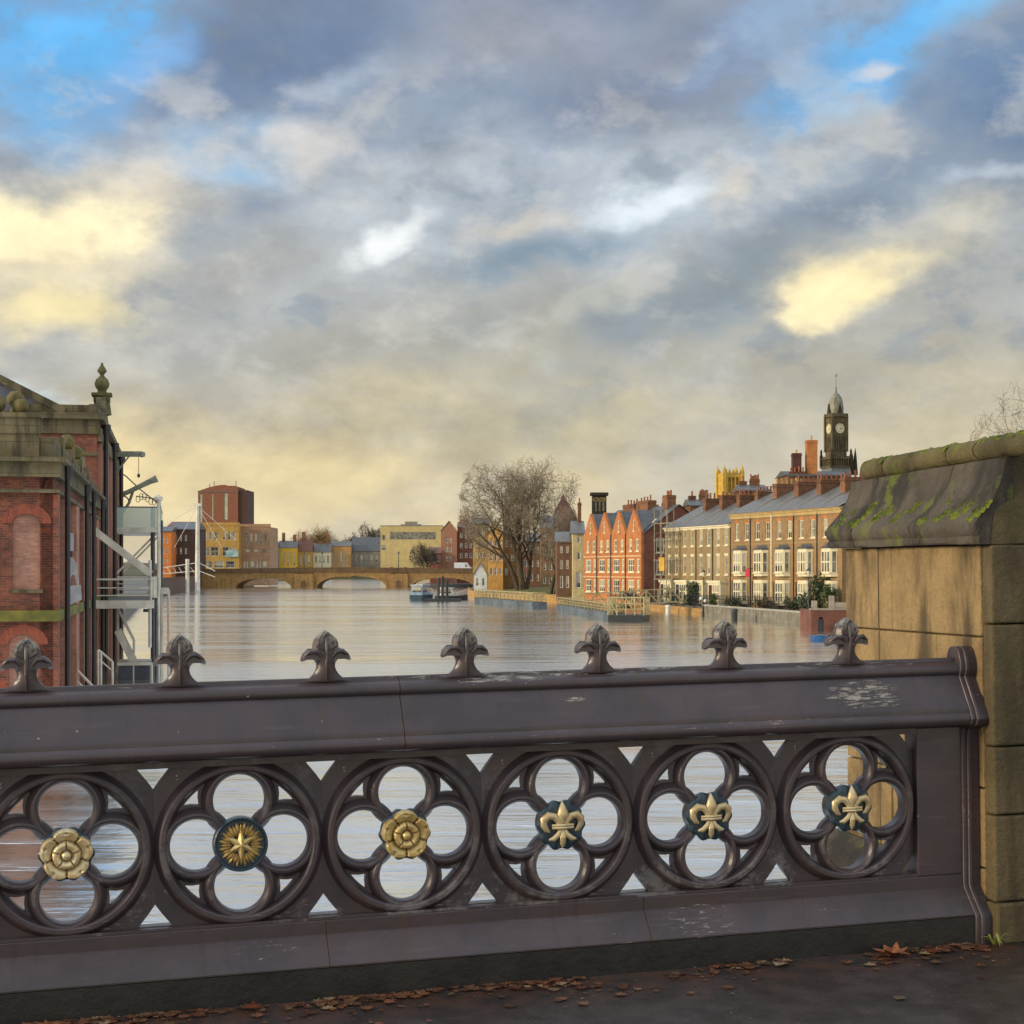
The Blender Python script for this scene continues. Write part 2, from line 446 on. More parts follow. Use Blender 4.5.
def bankx(Y):   # left bank line
    return -14.34 - .21 * (Y - 50) if Y < 300 else -66.8 - .13 * (Y - 300)
m_ground = mat('ground_grass', S(84, 86, 44), S(70, 62, 40), 1.2, .95, .05, var=.2)
m_pave = mat('paving', (.16, .15, .135, 1), (.11, .10, .09, 1), 1.5, .6, .01)
lb = [(-4000, 20), (-26, 20), (bankx(56) - 1.2, 56)] + [(bankx(Y) - 1.2, Y) for Y in (110, 200, 300, 440)] + [(-98, 620), (-110, 879), (-4000, 879)]
tag(MB().prism(lb, -2, 1.1, 'z').build('bank', m_pave), kind='structure')
rb = [(4000, -20), (45, -20), (32, 60), (28.2, 120), (26.9, 143), (21.2, 174), (16.9, 205), (13.2, 232), (7.5, 240), (1.5, 250), (-4.5, 268), (-7.5, 290), (-9.2, 340), (-9.5, 444), (-9.8, 458), (-26, 466), (-28, 700), (-30, 879), (4000, 879)]
tag(MB().prism(rb, -2, .95, 'z').build('bank', m_pave), kind='structure')
tag(MB().box(-6000, 6000, 880, 9000, -2, .85).build('terrain', m_ground), kind='structure')
hb = MB()
def hillf(i, j):
    x = -1500 + 3000 * i / 40; y = 1150 + 260 * j / 8
    z = 1 + 14 * math.sin(PI * j / 8) * (.6 + .5 * noise.noise((x * .004, j * .2, 3)))
    return (x, y, z)
tag(hb.grid(hillf, 41, 9).build('hills', mat('far_wood', S(96, 92, 62), S(74, 72, 50), .02, .95, var=.1), smooth=60), kind='structure')

# ---------------------------------------------------------------- the near parapet
u0 = Vector((.9645, .264, .0145)).normalized()
yl0 = Vector((0, 0, 1)).cross(u0).normalized(); zl0 = u0.cross(yl0)
O0 = Vector((-.32 * 5.66, 5.66, H - 1.577))
PM = Matrix((( u0.x, yl0.x, zl0.x, O0.x), (u0.y, yl0.y, zl0.y, O0.y), (u0.z, yl0.z, zl0.z, O0.z), (0, 0, 0, 1)))
def s_of(x):
    k = (x - 512) / F
    return (5.66 * k + 1.811) / (.9645 - .264 * k)
Q0, Q1 = s_of(69), s_of(846); QP = (Q1 - Q0) / 5
F0, F1 = s_of(32), s_of(850); FP = (F1 - F0) / 6
SEND = 3.845

def paint(lichen=False, edges=False):
    m, t, b = newmat('lichened_iron_paint' if lichen else 'edge_worn_iron_paint' if edges else 'mauve_cast_iron_paint')
    co = t.coord(); x, y, z = t.sep(co)
    n1 = t.noise(co, 3.5, 6, .6); n2 = t.noise(t.vmul(co, (1, 4, 6)), 2.2, 5, .6); n3 = t.noise(co, 60, 4, .7)
    col = t.mix(t.step(n1, .35, .68), (.072, .047, .049, 1), (.050, .038, .041, 1))
    col = t.mix(t.step(n2, .5, .8, 0, .3), col, (.034, .028, .029, 1))
    # chips and scrapes that show cream undercoat
    geo = t.new('ShaderNodeNewGeometry')
    scr = t.noise(t.vmul(co, (8, 30, 52)), 1.6, 8, .78, .5)
    def patch(cx, cz, rx, rz):
        a = t.m('DIVIDE', t.m('SUBTRACT', x, cx), rx); c = t.m('DIVIDE', t.m('SUBTRACT', z, cz), rz)
        return t.step(t.m('ADD', t.m('MULTIPLY', a, a), t.m('MULTIPLY', c, c)), .1, 1.0, 1, 0)
    pm = None
    for cx, cz, rx, rz, k in ((3.36, 1.03, .26, .09, 1.), (2.62, .17, .26, .09, .75), (3.1, .16, .2, .06, .6), (1.25, .33, .2, .07, .65), (2.72, .33, .18, .07, .6), (3.4, .36, .16, .1, .7),
                              (2.2, 1.15, 1.3, .02, .85), (.6, 1.15, .5, .015, .7), (3.3, 1.15, .6, .03, .8), (1.5, .93, 1.6, .02, .55), (2.9, .93, .7, .03, .7), (.25, .30, .4, .05, .6), (1.9, .108, 1.8, .02, .6), (2.12, 1.05, .09, .02, 1.0), (1.85, 1.135, .3, .02, 1.0), (3.4, 1.13, .4, .03, .55), (-.1, .2, .5, .1, .35), (.9, .18, .25, .05, .7)):
        q = t.m('MULTIPLY', patch(cx, cz, rx, rz), k)
        pm = q if pm is None else t.m('MAXIMUM', pm, q)
    chip = t.step(t.m('ADD', scr, t.m('MULTIPLY', pm, .26)), .74, .83, 0, .72)
    speck = t.step(t.noise(co, 38, 2, .5), .75, .79, 0, .65)
    chip = t.m('MAXIMUM', chip, speck)
    col = t.mix(chip, col, (.46, .42, .36, 1))
    grime = t.m('MULTIPLY', t.step(z, .34, .06, 0, 1), t.step(t.noise(t.vmul(co, (1.5, 1, .5)), 4, 6, .7), .44, .66, 0, .6))
    col = t.mix(grime, col, (.050, .036, .028, 1))
    rust = t.step(t.noise(co, 11, 6, .7, .4), .64, .74, 0, .45)
    col = t.mix(rust, col, (.085, .045, .032, 1))
    if lichen:
        lk = t.m('MULTIPLY', t.step(z, .095, .17), t.step(t.noise(t.m('ADD', t.new('ShaderNodeObjectInfo').outputs['Random'], 0.0) if False else co, 34, 5, .7), .44, .60, 0, .6))
        col = t.mix(lk, col, (.30, .29, .22, 1))
        col = t.mix(t.step(z, .06, .13, 0, .55), col, (.035, .038, .04, 1)) if False else col
    if edges:
        rnd_ = t.new('ShaderNodeObjectInfo').outputs['Random']
        co2 = t.new('ShaderNodeVectorMath', operation='ADD'); t.put(co2.inputs[0], co); t.put(co2.inputs[1], t.comb(t.m('MULTIPLY', rnd_, 37.0), 0.0, 0.0))
        ew = t.m('MULTIPLY', t.step(geo.outputs['Pointiness'], .515, .56), t.step(t.noise(co2.outputs[0], 5, 7, .75), .52, .62, 0, .55))
        col = t.mix(t.m('MULTIPLY', ew, t.step(z, .75, .35, .35, 1)), col, (.26, .235, .22, 1))
    else:
        # rust weeping from the joints, drip stains down the faces
        for jx in (s_of(402), s_of(325), s_of(640)):
            jm = t.m('MULTIPLY', t.step(t.m('ABSOLUTE', t.m('SUBTRACT', x, jx)), .035, .004), t.step(t.noise(co, 22, 5, .7), .42, .6, 0, .7))
            col = t.mix(jm, col, (.075, .04, .026, 1))
        drip = t.step(t.noise(t.vmul(co, (26, 6, 1.1)), 1.0, 5, .6), .56, .72, 0, .38)
        col = t.mix(drip, col, (.028, .024, .025, 1))
        hl = t.step(t.noise(t.vmul(co, (3, 8, 40)), 1.0, 6, .65), .56, .72, 0, .35)
        col = t.mix(hl, col, (.105, .092, .098, 1))
    t.put(b.inputs['Base Color'], col)
    t.put(b.inputs['Roughness'], t.m('ADD', t.step(n1, .3, .7, .24, .46), t.m('MULTIPLY', chip, .3)))
    b.inputs['Specular IOR Level'].default_value = .5
    t.put(b.inputs['Normal'], t.bump(t.m('ADD', t.m('MULTIPLY', n1, 1.2), t.m('ADD', t.m('MULTIPLY', n3, .035), t.m('MULTIPLY', chip, -.12))), .7, .006))
    return m
m_paint = paint()
m_plinth = mat('black_wet_plinth', (.010, .009, .009, 1), (.020, .017, .015, 1), 6, .38, .003)
parapet = empty('bridge_parapet', 'mauve painted cast iron bridge parapet pierced by quatrefoils with a fleuron crest', 'parapet', mtx=PM)
SL = -1.75        # left end, outside the frame
rail_half = [(0.0, .878), (-.05, .878), (-.052, .884), (-.112, .886), (-.124, .893), (-.131, .903), (-.133, .915), (-.130, .927), (-.122, .937), (-.117, .941), (-.117, .951),
             (-.1145, .962), (-.036, 1.083), (-.034, 1.088), (-.042, 1.093), (-.0465, 1.103), (-.046, 1.116), (-.040, 1.128), (-.029, 1.1365), (-.0165, 1.140), (-.0125, 1.144), (-.012, 1.153), (-.0085, 1.158)]
def sym(half): return half + [(-a, b) for a, b in reversed(half) if a != 0.0]
joints = [s_of(402), s_of(402) - 2 * QP - .35]
segs = sorted([SL, SEND] + joints)
for a, b in zip(segs[:-1], segs[1:]):
    MB().prism(sym(rail_half), a + .0012, b - .0012, 'x').build('top_rail', m_paint, parapet, smooth=38)
# base: chamfered kerb, flat lower band
base_half = [(0, .0), (-.142, .0), (-.142, .112), (-.139, .118), (-.058, .212), (-.052, .216), (-.052, .262), (-.048, .266), (0, .267)]
m_base = m_paint
bj = sorted([SL, SEND, s_of(325), s_of(640)])
for a, b in zip(bj[:-1], bj[1:]):
    MB().prism(sym([(0, .1122), (-.139, .1122)] + base_half[3:]), a + .001, b - .001, 'x').build('bottom_rail', m_paint, parapet, smooth=38)
MB().prism(sym([(0, -.03), (-.143, -.03), (-.143, .110), (0, .110)]), SL, SEND, 'x').build('plinth', m_plinth, parapet)
# quatrefoil panel (repeat)
ZC = .566
def circ(c, r, n=48, a0=0, a1=2 * PI, end=True):
    k = n if abs(a1 - a0 - 2 * PI) < 1e-6 else n + 1
    return [(c[0] + r * math.cos(a0 + (a1 - a0) * i / n), c[1] + r * math.sin(a0 + (a1 - a0) * i / n)) for i in range(k)]
hw = QP / 2; RO = .2985
LO, LR = .1565, .0935
lobes = [(LO, ZC), (-LO, ZC), (0, ZC + LO), (0, ZC - LO)]
def panel_mesh():
    mb = MB()
    ztop, zbot = .8775, .2665
    holes = [circ(c, LR + .002, 56) for c in lobes]
    for a in (45, 135, 225, 315):       # curved three-cornered eyes
        ca, sa = math.cos(R(a)), math.sin(R(a))
        arc = [(math.cos(R(a + o)) * .247, math.sin(R(a + o)) * .247) for o in range(-9, 10, 3)]
        in_ = (ca * .205, sa * .205)
        mid1 = (math.cos(R(a + 4.2)) * .226, math.sin(R(a + 4.2)) * .226); mid2 = (math.cos(R(a - 4.2)) * .226, math.sin(R(a - 4.2)) * .226)
        holes.append([(p[0], p[1] + ZC) for p in arc + [mid1, in_, mid2]])
    e, za, zt, wt_ = .0002, .208, .286, .060
    def notch(sx, sz, rev):
        pts = [(sx * (hw - e), ZC + sz * za), (sx * (hw - .022), ZC + sz * (za + .031)), (sx * (hw - .042), ZC + sz * (za + .056)), (sx * (hw - wt_), ZC + sz * zt), (sx * (hw - e), ZC + sz * zt)]
        return pts[::-1] if rev else pts
    outer = [(-hw + e, zbot), (hw - e, zbot)] + notch(1, -1, True) + notch(1, 1, False) + [(hw - e, ztop), (-hw + e, ztop)] + notch(-1, 1, True) + notch(-1, -1, False)
    mb.plate(outer, holes, -.014, .014)
    ring = [(.2515, -.004), (.258, -.028), (.265, -.046), (.271, -.051), (.284, -.051), (.290, -.047), (RO - .001, -.030), (RO + .012, -.012)]
    ring = ring + [(RO + .012, .016), (.2515, .016)]
    mb.lathe(ring, (0, 0, ZC), 96, 'y', closed=True)
    lr = [(LR, -.020), (LR + .002, -.031), (LR + .010, -.042), (LR + .016, -.0445), (LR + .024, -.043), (LR + .029, -.037), (.1325, -.026), (.139, -.012)]
    lr = lr + [(.139, .015), (LR + .004, .015), (LR, .008)]
    for c in lobes: mb.lathe(lr, (c[0], 0, c[1]), 56, 'y', closed=True)
    mb.lathe([(.0, -.050), (.070, -.050), (.078, -.044), (.078, .044), (.070, .050), (0, .050)], (0, 0, ZC), 32, 'y')
    # slim rails above and below the tracery
    mb.box(-hw + .0004, hw - .0004, -.049, .049, ZC + .2875, .8768)
    mb.box(-hw + .0004, hw - .0004, -.0495, .0495, .2672, ZC - .2885)
    return mb
p0 = panel_mesh().build('quatrefoil_panel', paint(edges=True), parapet, smooth=23)
panels = []
for i in range(-3, 6):
    c = p0 if i == -3 else p0.copy()
    if i != -3: COL.objects.link(c); c.parent = parapet
    c.location = (Q0 + i * QP, 0, 0); panels.append(c)
# blank end panel and ribs up to the stone pier
se = Q1 + QP / 2
eb = MB().box(se + .0004, SEND, -.05, .05, .2672, .877)
eb.build('end_panel', m_paint, parapet, bevel=.004)
MB().box(SL, Q0 - 3.5 * QP - .0004, -.05, .05, .2672, .877).build('end_panel', m_paint, parapet, bevel=.004)
def offs(half, o):        # profile pushed outwards
    return [(a - o if a < -.001 else a, b) for a, b in half]
full = [(0, -.03), (-.143, -.03), (-.143, .112), (-.139, .118), (-.062, .208), (-.052, .225), (-.052, .845), (-.06, .868), (-.085, .876), (-.112, .886), (-.124, .893), (-.133, .915), (-.122, .937), (-.117, .951), (-.036, 1.083), (-.045, 1.093), (-.05, 1.116), (-.046, 1.150), (-.030, 1.19), (-.012, 1.203), (0, 1.205)]
def sym2(h): return h + [(-a, b) for a, b in reversed(h) if abs(a) > 1e-6]
er = MB()
er.prism(sym2(offs(full, .010)), SEND - .047, SEND - .028, 'x')
er.prism(sym2(offs(full, .022)), SEND - .0285, SEND - .012, 'x')
er.prism(sym2(offs(full, .012)), SEND - .0125, SEND + .03, 'x')
er.build('end_moulding', m_paint, parapet, smooth=40, bevel=.003)

# crest fleurons
fo = [(.125, .0), (.098, .002), (.077, .006), (.060, .014), (.047, .026), (.038, .040), (.0335, .055), (.035, .068), (.043, .079), (.055, .084), (.068, .083), (.080, .077), (.090, .075), (.094, .082),
      (.088, .097), (.075, .110), (.060, .117), (.048, .116), (.048, .128), (.0465, .143), (.040, .158), (.027, .171), (.011, .182), (.0, .189)]
fmid = [(.09, .0), (.070, .001), (.054, .005), (.040, .013), (.030, .025), (.024, .040), (.021, .055), (.022, .070), (.029, .084), (.042, .092), (.056, .092), (.068, .087), (.078, .083), (.084, .087),
        (.078, .097), (.064, .106), (.049, .111), (.036, .113), (.034, .126), (.031, .140), (.025, .153), (.015, .165), (.006, .174), (.0, .181)]
def fleuron():
    mb = MB(); n = len(fo)
    for sx in (1, -1):
        for sy in (1, -1):
            ridge = []
            for i in range(n):
                z = fmid[i][1]
                ridge.append((0.0, sy * min(.026 + .35 * max(0, z), .046 - .018 * min(1, z / .187)), z))
            A = [(sx * x, sy * .010, z) for x, z in fo]
            M_ = [(sx * x, sy * (.034 if i > 6 else .0125 + .0034 * i), z) for i, (x, z) in enumerate(fmid)]
            vs = A + M_ + ridge
            fs = []
            for i in range(n - 1):
                fs.append((i, i + 1, n + i + 1, n + i)); fs.append((n + i, n + i + 1, 2 * n + i + 1, 2 * n + i))
            mb.add(vs, fs)
        e = [(sx * x, .010, z) for x, z in fo] + [(sx * x, -.010, z) for x, z in fo]
        mb.add(e, [(i, i + 1, n + i + 1, n + i) for i in range(n - 1)])
    # stem roll and bud ridge
    for sy in (1, -1):
        mb.tube([(0, sy * .024, .0), (0, sy * .033, .03), (0, sy * .038, .07), (0, sy * .038, .11), (0, sy * .032, .15), (0, sy * .012, .188)], [.004, .007, .008, .008, .007, .003], 8)
        for sx in (1, -1):
            mb.tube([(sx * .018, sy * .036, .092), (sx * .036, sy * .040, .112), (sx * .058, sy * .037, .113), (sx * .078, sy * .027, .098), (sx * .088, sy * .016, .084)], [.008, .009, .009, .007, .003], 7)
            mb.tube([(sx * .01, sy * .036, .118), (sx * .033, sy * .036, .134), (sx * .030, sy * .03, .156), (sx * .005, sy * .02, .183)], [.005, .007, .006, .003], 7)
    return mb
f0 = fleuron().build('crest_fleuron', paint(True), parapet, smooth=50)
for i in range(-3, 7):
    c = f0 if i == -3 else f0.copy()
    if i != -3: COL.objects.link(c); c.parent = parapet
    c.location = (F0 + i * FP, 0, 1.146)

# gilded bosses
def gold(name, c1, c2, dark):
    m, t, b = newmat(name)
    co = t.coord()
    n = t.noise(co, 45, 5, .6); n2 = t.noise(co, 14, 4, .6)
    geo = t.new('ShaderNodeNewGeometry')
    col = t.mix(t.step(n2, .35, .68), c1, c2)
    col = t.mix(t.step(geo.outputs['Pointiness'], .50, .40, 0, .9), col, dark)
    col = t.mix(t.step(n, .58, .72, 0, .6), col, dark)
    t.put(b.inputs['Base Color'], col); b.inputs['Metallic'].default_value = .45; b.inputs['Roughness'].default_value = .36
    t.put(b.inputs['Normal'], t.bump(n, .5, .002))
    return m
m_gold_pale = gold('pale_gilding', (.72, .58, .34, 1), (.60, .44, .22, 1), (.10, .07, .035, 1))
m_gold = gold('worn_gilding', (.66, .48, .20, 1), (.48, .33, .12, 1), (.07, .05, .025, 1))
m_blue = mat('dark_blue_enamel', (.018, .034, .05, 1), (.03, .06, .085, 1), 30, .3, .001)
def leaf_pts(L, w, z0, z1, n=9):
    return
def rose(mb):
    nU, nV = 120, 30
    def ht(r, th):
        # five outer petals, five inner, and a button; r in units of the boss radius
        a = (th + PI / 2) * 5 / (2 * PI); fr = abs(((a % 1) - .5) * 2)             # 0 mid petal, 1 between
        a2 = a + .5; fr2 = abs(((a2 % 1) - .5) * 2)
        h = 0
        ro = .98 - .16 * fr ** 3
        gap = .25 * max(0, fr - .86) / .14
        if r > .52:
            q = (r - .52) / (ro - .52 + 1e-6)
            h = .016 + .013 * math.sin(min(1, max(0, q)) * PI * .82) - gap * .05 + .006 * (q > .75)
            if fr < .12 and q > .55: h -= .004
        elif r > .20:
            q = (r - .20) / .32
            g2 = max(0, fr2 - .84) / .16
            h = .026 + .014 * math.sin(q * PI * .85) - .010 * g2
        else:
            h = .026 + .018 * math.sqrt(max(0, 1 - (r / .185) ** 2)) if r < .185 else .024
        return h, ro
    RB = .0945
    def fn(i, j):
        th = 2 * PI * i / nU
        _, ro = ht(.9, th)
        r = ro * j / (nV - 1)
        h, _ = ht(r, th)
        if j == nV - 1: h = .004
        return (RB * r * math.cos(th), -.052 - h, RB * r * math.sin(th))
    return mb.grid(fn, nU, nV, wrap_u=True)
def sun_star(mb):
    for k in range(16):          # leaf-shaped rays
        a = 2 * PI * k / 16 + PI / 16
        L0, L1, wd = .034, .083, .0088
        ca, sa = math.cos(a), math.sin(a)
        P = lambda r, o, y: (r * ca - o * sa, y, r * sa + o * ca)
        vs = [P(L0, 0, -.064)]; 
        for r, w_ in ((.046, .8), (.058, 1), (.070, .75)): vs += [P(r, -w_ * wd, -.060), P(r, 0, -.072), P(r, w_ * wd, -.060)]
        vs.append(P(L1, 0, -.061))
        mb.add(vs, [(0, 1, 2), (0, 2, 3), (1, 4, 5, 2), (2, 5, 6, 3), (4, 7, 8, 5), (5, 8, 9, 6), (7, 10, 8), (8, 10, 9)])
    for k in range(16):
        a = 2 * PI * k / 16
        ca, sa = math.cos(a), math.sin(a)
        P = lambda r, o, y: (r * ca - o * sa, y, r * sa + o * ca)
        vs = [P(.03, 0, -.066), P(.052, -.007, -.062), P(.055, 0, -.076), P(.052, .007, -.062), P(.078, 0, -.062)]
        mb.add(vs, [(0, 1, 2), (0, 2, 3), (1, 4, 2), (2, 4, 3)])
    n = 6                         # big six-pointed star
    for k in range(n):
        a = 2 * PI * k / n + PI / 2
        b1, b2 = a - PI / n, a + PI / n
        pt = lambda r, t, y: (r * math.cos(t), y, r * math.sin(t))
        mb.add([(0, -.083, 0), pt(.022, b1, -.070), pt(.074, a, -.067), pt(.022, b2, -.070)], [(0, 1, 2), (0, 2, 3)])
    return mb
def fleur(mb):
    def leaf(pts, rad, flat=.7): mb.tube(pts, rad, 10, flat=flat)
    y = -.066
    leaf([(0, y, -.005), (0, y - .004, .02), (0, y - .010, .045), (0, y - .006, .07), (0, y, .094)], [.009, .016, .024, .015, .002])
    for s in (1, -1):
        leaf([(s * .010, y - .004, -.006), (s * .018, y - .006, .018), (s * .034, y - .008, .038), (s * .056, y - .006, .042), (s * .074, y - .002, .026), (s * .074, y, .004), (s * .062, y, -.016), (s * .050, y + .002, -.022)],
             [.009, .011, .014, .016, .016, .013, .010, .004])
        leaf([(s * .008, y - .003, -.016), (s * .018, y - .004, -.034), (s * .036, y - .002, -.050), (s * .054, y, -.052)], [.009, .011, .011, .004])
    leaf([(0, y, -.012), (0, y - .006, -.04), (0, y - .003, -.066), (0, y, -.084)], [.008, .013, .012, .003])
    for dz in (-.007, .003): mb.tube([(-.042, y - .004, dz), (-.02, y - .014, dz + .001), (0, y - .018, dz + .001), (.02, y - .014, dz + .001), (.042, y - .004, dz)], .0055, 8)
    return mb
def backing(mb, scal):
    n = 96
    def fn(i, j):
        th = 2 * PI * i / n
        ro = .0985 * (1 - (.10 * abs(math.sin(th * scal / 2)) ** 2 if scal else 0))
        r, h = [(0, .058), (ro * .9, .058), (ro, .050), (ro, .03)][j]
        if scal == 0: r, h = [(0, .058), (.086, .058), (.089, .066), (.094, .068)][j] if j < 4 else (0, 0)
        return (r * math.cos(th), -h, r * math.sin(th))
    mb.grid(fn, n, 4, wrap_u=True)
    if scal == 0:
        mb.lathe([(.094, -.068), (.0985, -.064), (.0995, -.045), (.0995, -.02)], (0, 0, 0), 64, 'y')
        for k in range(40):
            a = 2 * PI * k / 40
            mb.beam((.090 * math.cos(a), -.068, .090 * math.sin(a)), (.096 * math.cos(a), -.068, .096 * math.sin(a)), .006, .004)
    return mb
kinds = ['rose', 'star', 'rose2', 'fleur', 'fleur', 'fleur']
blabel = {'rose': 'pale gold five-petalled rose boss', 'star': 'gold sunburst star boss on a blue disc', 'rose2': 'brassy five-petalled rose boss', 'fleur': 'gold fleur-de-lis boss on dark blue ground'}
proto = {}
for i, k in list(enumerate(kinds)) + [(-1, 'fleur'), (-2, 'rose2'), (-3, 'fleur')]:
    if k not in proto:
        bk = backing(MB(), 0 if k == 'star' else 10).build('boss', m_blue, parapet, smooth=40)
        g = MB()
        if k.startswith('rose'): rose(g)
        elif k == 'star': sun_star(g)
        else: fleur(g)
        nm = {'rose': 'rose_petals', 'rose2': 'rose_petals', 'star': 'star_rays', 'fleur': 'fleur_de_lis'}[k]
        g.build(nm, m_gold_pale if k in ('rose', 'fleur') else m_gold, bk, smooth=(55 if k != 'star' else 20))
        bk['label'] = blabel[k]; proto[k] = bk; c = bk
    else: c = copy_tree(proto[k], parapet)
    c.location = (Q0 + i * QP, 0, ZC)

# ---------------------------------------------------------------- stone pier, deck, footpath
def PW(s, y, z): return PM @ Vector((s, y, z))
def wet_path():
    m, t, b = newmat('wet_asphalt'); MATS['wet_asphalt'] = m
    co = t.coord()
    n1 = t.noise(co, 1.3, 5, .6); n2 = t.noise(co, 90, 4, .7); n3 = t.noise(co, 7, 5, .6)
    x, y, z = t.sep(co)
    col = t.mix(t.step(n3, .35, .7), (.036, .028, .026, 1), (.066, .052, .048, 1))
    nearbase = t.step(y, -.62, -.18, 0, 1)
    col = t.mix(t.m('MULTIPLY', t.step(n3, .40, .6), t.m('MULTIPLY', nearbase, .75)), col, (.085, .034, .02, 1))
    col = t.mix(t.step(t.noise(co, 55, 2, .5), .72, .76, 0, .6), col, (.3, .27, .24, 1))
    t.put(b.inputs['Base Color'], col)
    t.put(b.inputs['Roughness'], t.step(n1, .36, .60, .06, .36))
    b.inputs['Specular IOR Level'].default_value = .8
    n5 = t.noise(co, 220, 2, .5)
    t.put(b.inputs['Normal'], t.bump(t.m('ADD', t.m('ADD', n2, t.m('MULTIPLY', n5, .5)), t.m('MULTIPLY', n3, .8)), .7, .005))
    return m
deck = MB().box(-8, 9, -7.5, .19, -.75, -.002).build('footpath', wet_path()); deck.matrix_world = PM; tag(deck, kind='structure')
SP = 3.875
pier = empty('stone_pier', 'weathered sandstone bridge pier with a mossy saddleback coping at the parapet end', 'stone pier', mtx=PM)
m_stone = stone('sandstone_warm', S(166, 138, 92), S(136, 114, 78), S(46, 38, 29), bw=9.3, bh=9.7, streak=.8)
m_stone_side = stone('sandstone_shaded', S(112, 97, 68), S(94, 82, 58), S(40, 36, 26), bw=9.3, bh=9.7, streak=.5, moss=.12)  # darker copy for the pier front: its shade is put into the colour, plus moss
m_cope = stone('coping_stone', S(98, 88, 74), S(74, 70, 64), S(28, 27, 25), bw=8.3, bh=9.1, streak=.75, moss=.6)
YB = 1.11
zb = H + .105 - O0.z          # coping underside above the local datum (slope ignored)
zlip = zb - .0145 * SP
# shaft: courses as separate blocks (side towards the river, front block towards the path)
def course_blocks(mb, x0, x1, y0, y1, zs, cuts):
    for k, (a, b) in enumerate(zip(zs[:-1], zs[1:])):
        cs = [y0] + [y0 + (y1 - y0) * c for c in cuts[k % len(cuts)]] + [y1]
        for c0, c1 in zip(cs[:-1], cs[1:]):
            j = rnd.uniform(-.004, .004)
            mb.box(x0 + j, x1, c0 + .0025, c1 - .0025, a + .003, b - .003)
    return mb
zc = [-.06, .29, .62, .93, 1.245, zlip]
course_blocks(MB(), SP, SP + 1.3, -.10, YB, zc, [(.5,), (.64,), (.45,), (.30,), (.62,)]).build('shaft', m_stone, pier, bevel=.008)
zf = [-.05, .165, .52, .80, 1.30, zlip]
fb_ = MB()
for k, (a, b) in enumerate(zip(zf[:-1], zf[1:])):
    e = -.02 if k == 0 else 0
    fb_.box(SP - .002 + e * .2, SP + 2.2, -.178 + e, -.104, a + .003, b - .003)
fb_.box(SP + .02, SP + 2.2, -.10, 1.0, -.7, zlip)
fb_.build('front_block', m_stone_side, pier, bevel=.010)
# coping profile in (s, z): roll on top, hollow slope, rounded lip
zr = H + .478 - O0.z - .0145 * SP
prof = [(SP + .10, zlip), (SP - .060, zlip + .002), (SP - .066, zlip + .010), (SP - .066, zlip + .030), (SP - .060, zlip + .036), (SP - .072, zlip + .050), (SP - .080, zlip + .068), (SP - .078, zlip + .085), (SP - .066, zlip + .103), (SP - .044, zlip + .125),
        (SP - .010, zlip + .160), (SP + .018, zlip + .20), (SP + .042, zlip + .245), (SP + .058, zlip + .29), (SP + .066, zlip + .325), (SP + .10, zlip + .33)]
def TILT(y): return .032 * (1 - (y + .2) / (YB + .2))
def coping(y0, y1, grow=0.0, seed=0):
    ny = max(2, int((y1 - y0) / .02)); mb = MB(); m_ = len(prof)
    def fn(i, j):
        y = y0 + (y1 - y0) * i / ny
        s_, z_ = prof[j]
        k = noise.noise((y * 3 + seed, j * .35, 1.7)) * .007 + noise.noise((y * 14, j * .9, seed)) * .0035
        e = min(i, ny - i) * (y1 - y0) / ny
        rd = .012 * max(0, 1 - e / .02)
        cx = SP + .1
        tl = TILT(y) * min(1, max(0, (j - 8) / 6))
        return (s_ + k + rd - grow * (1 if s_ < SP else .5), y, z_ + tl + k * .6 - (rd * .6 if j > 8 else 0))
    mb.grid(fn, ny + 1, m_)
    for i in (0, ny):
        mb.add([fn(i, j) for j in range(m_)], [tuple(range(m_))])
    return mb
coping(-.168, .898, 0, 3).build('coping', m_cope, pier, smooth=50)
coping(.905, YB + .055, .004, 8).build('coping', m_cope, pier, smooth=50)
MB().box(SP + .098, SP + 2.2, -.15, YB + .01, zlip, zlip + .345).build('coping_core', m_cope, pier, bevel=.01)
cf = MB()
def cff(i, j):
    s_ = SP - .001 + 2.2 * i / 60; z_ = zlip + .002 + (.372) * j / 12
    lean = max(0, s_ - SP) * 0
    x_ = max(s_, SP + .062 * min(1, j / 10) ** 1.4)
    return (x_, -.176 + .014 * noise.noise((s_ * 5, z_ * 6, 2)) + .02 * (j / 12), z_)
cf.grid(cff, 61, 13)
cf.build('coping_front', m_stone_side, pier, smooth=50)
def roll(y0, y1, rr, seed, tz=0.0):
    n, m_ = 26, max(3, int((y1 - y0) / .02)); mb = MB()
    def fn(i, j):
        t = i / m_; y = y0 + (y1 - y0) * t
        e = min(t, 1 - t) * (y1 - y0)
        r = rr * (1 if e > .03 else math.sqrt(max(.05, 1 - (1 - e / .03) ** 2)) * .25 + .75)
        a = 2 * PI * j / (n - 1)
        k = 1 + .05 * noise.noise((y * 4 + seed, math.cos(a) * 1.4, math.sin(a) * 1.4)) + .03 * noise.noise((y * 18, math.cos(a) * 5, math.sin(a) * 5))
        return (SP + .112 + r * k * math.cos(a), y, zr + TILT(y) + r * k * math.sin(a))
    mb.grid(fn, m_ + 1, n)
    for i in (0, m_): mb.add([fn(i, j) for j in range(n - 1)], [tuple(range(n - 1))])
    return mb
m_roll = stone('roll_stone', S(108, 97, 60), S(88, 80, 54), S(40, 37, 25), bw=8, bh=4, streak=.5, moss=.6)
roll(.868, YB - .03, .050, 2).build('ridge_roll', m_roll, pier, smooth=60)
roll(.30, .862, .0485, 5).build('ridge_roll', m_roll, pier, smooth=60)
roll(-.62, .295, .0485, 9).build('ridge_roll', m_roll, pier, smooth=60)
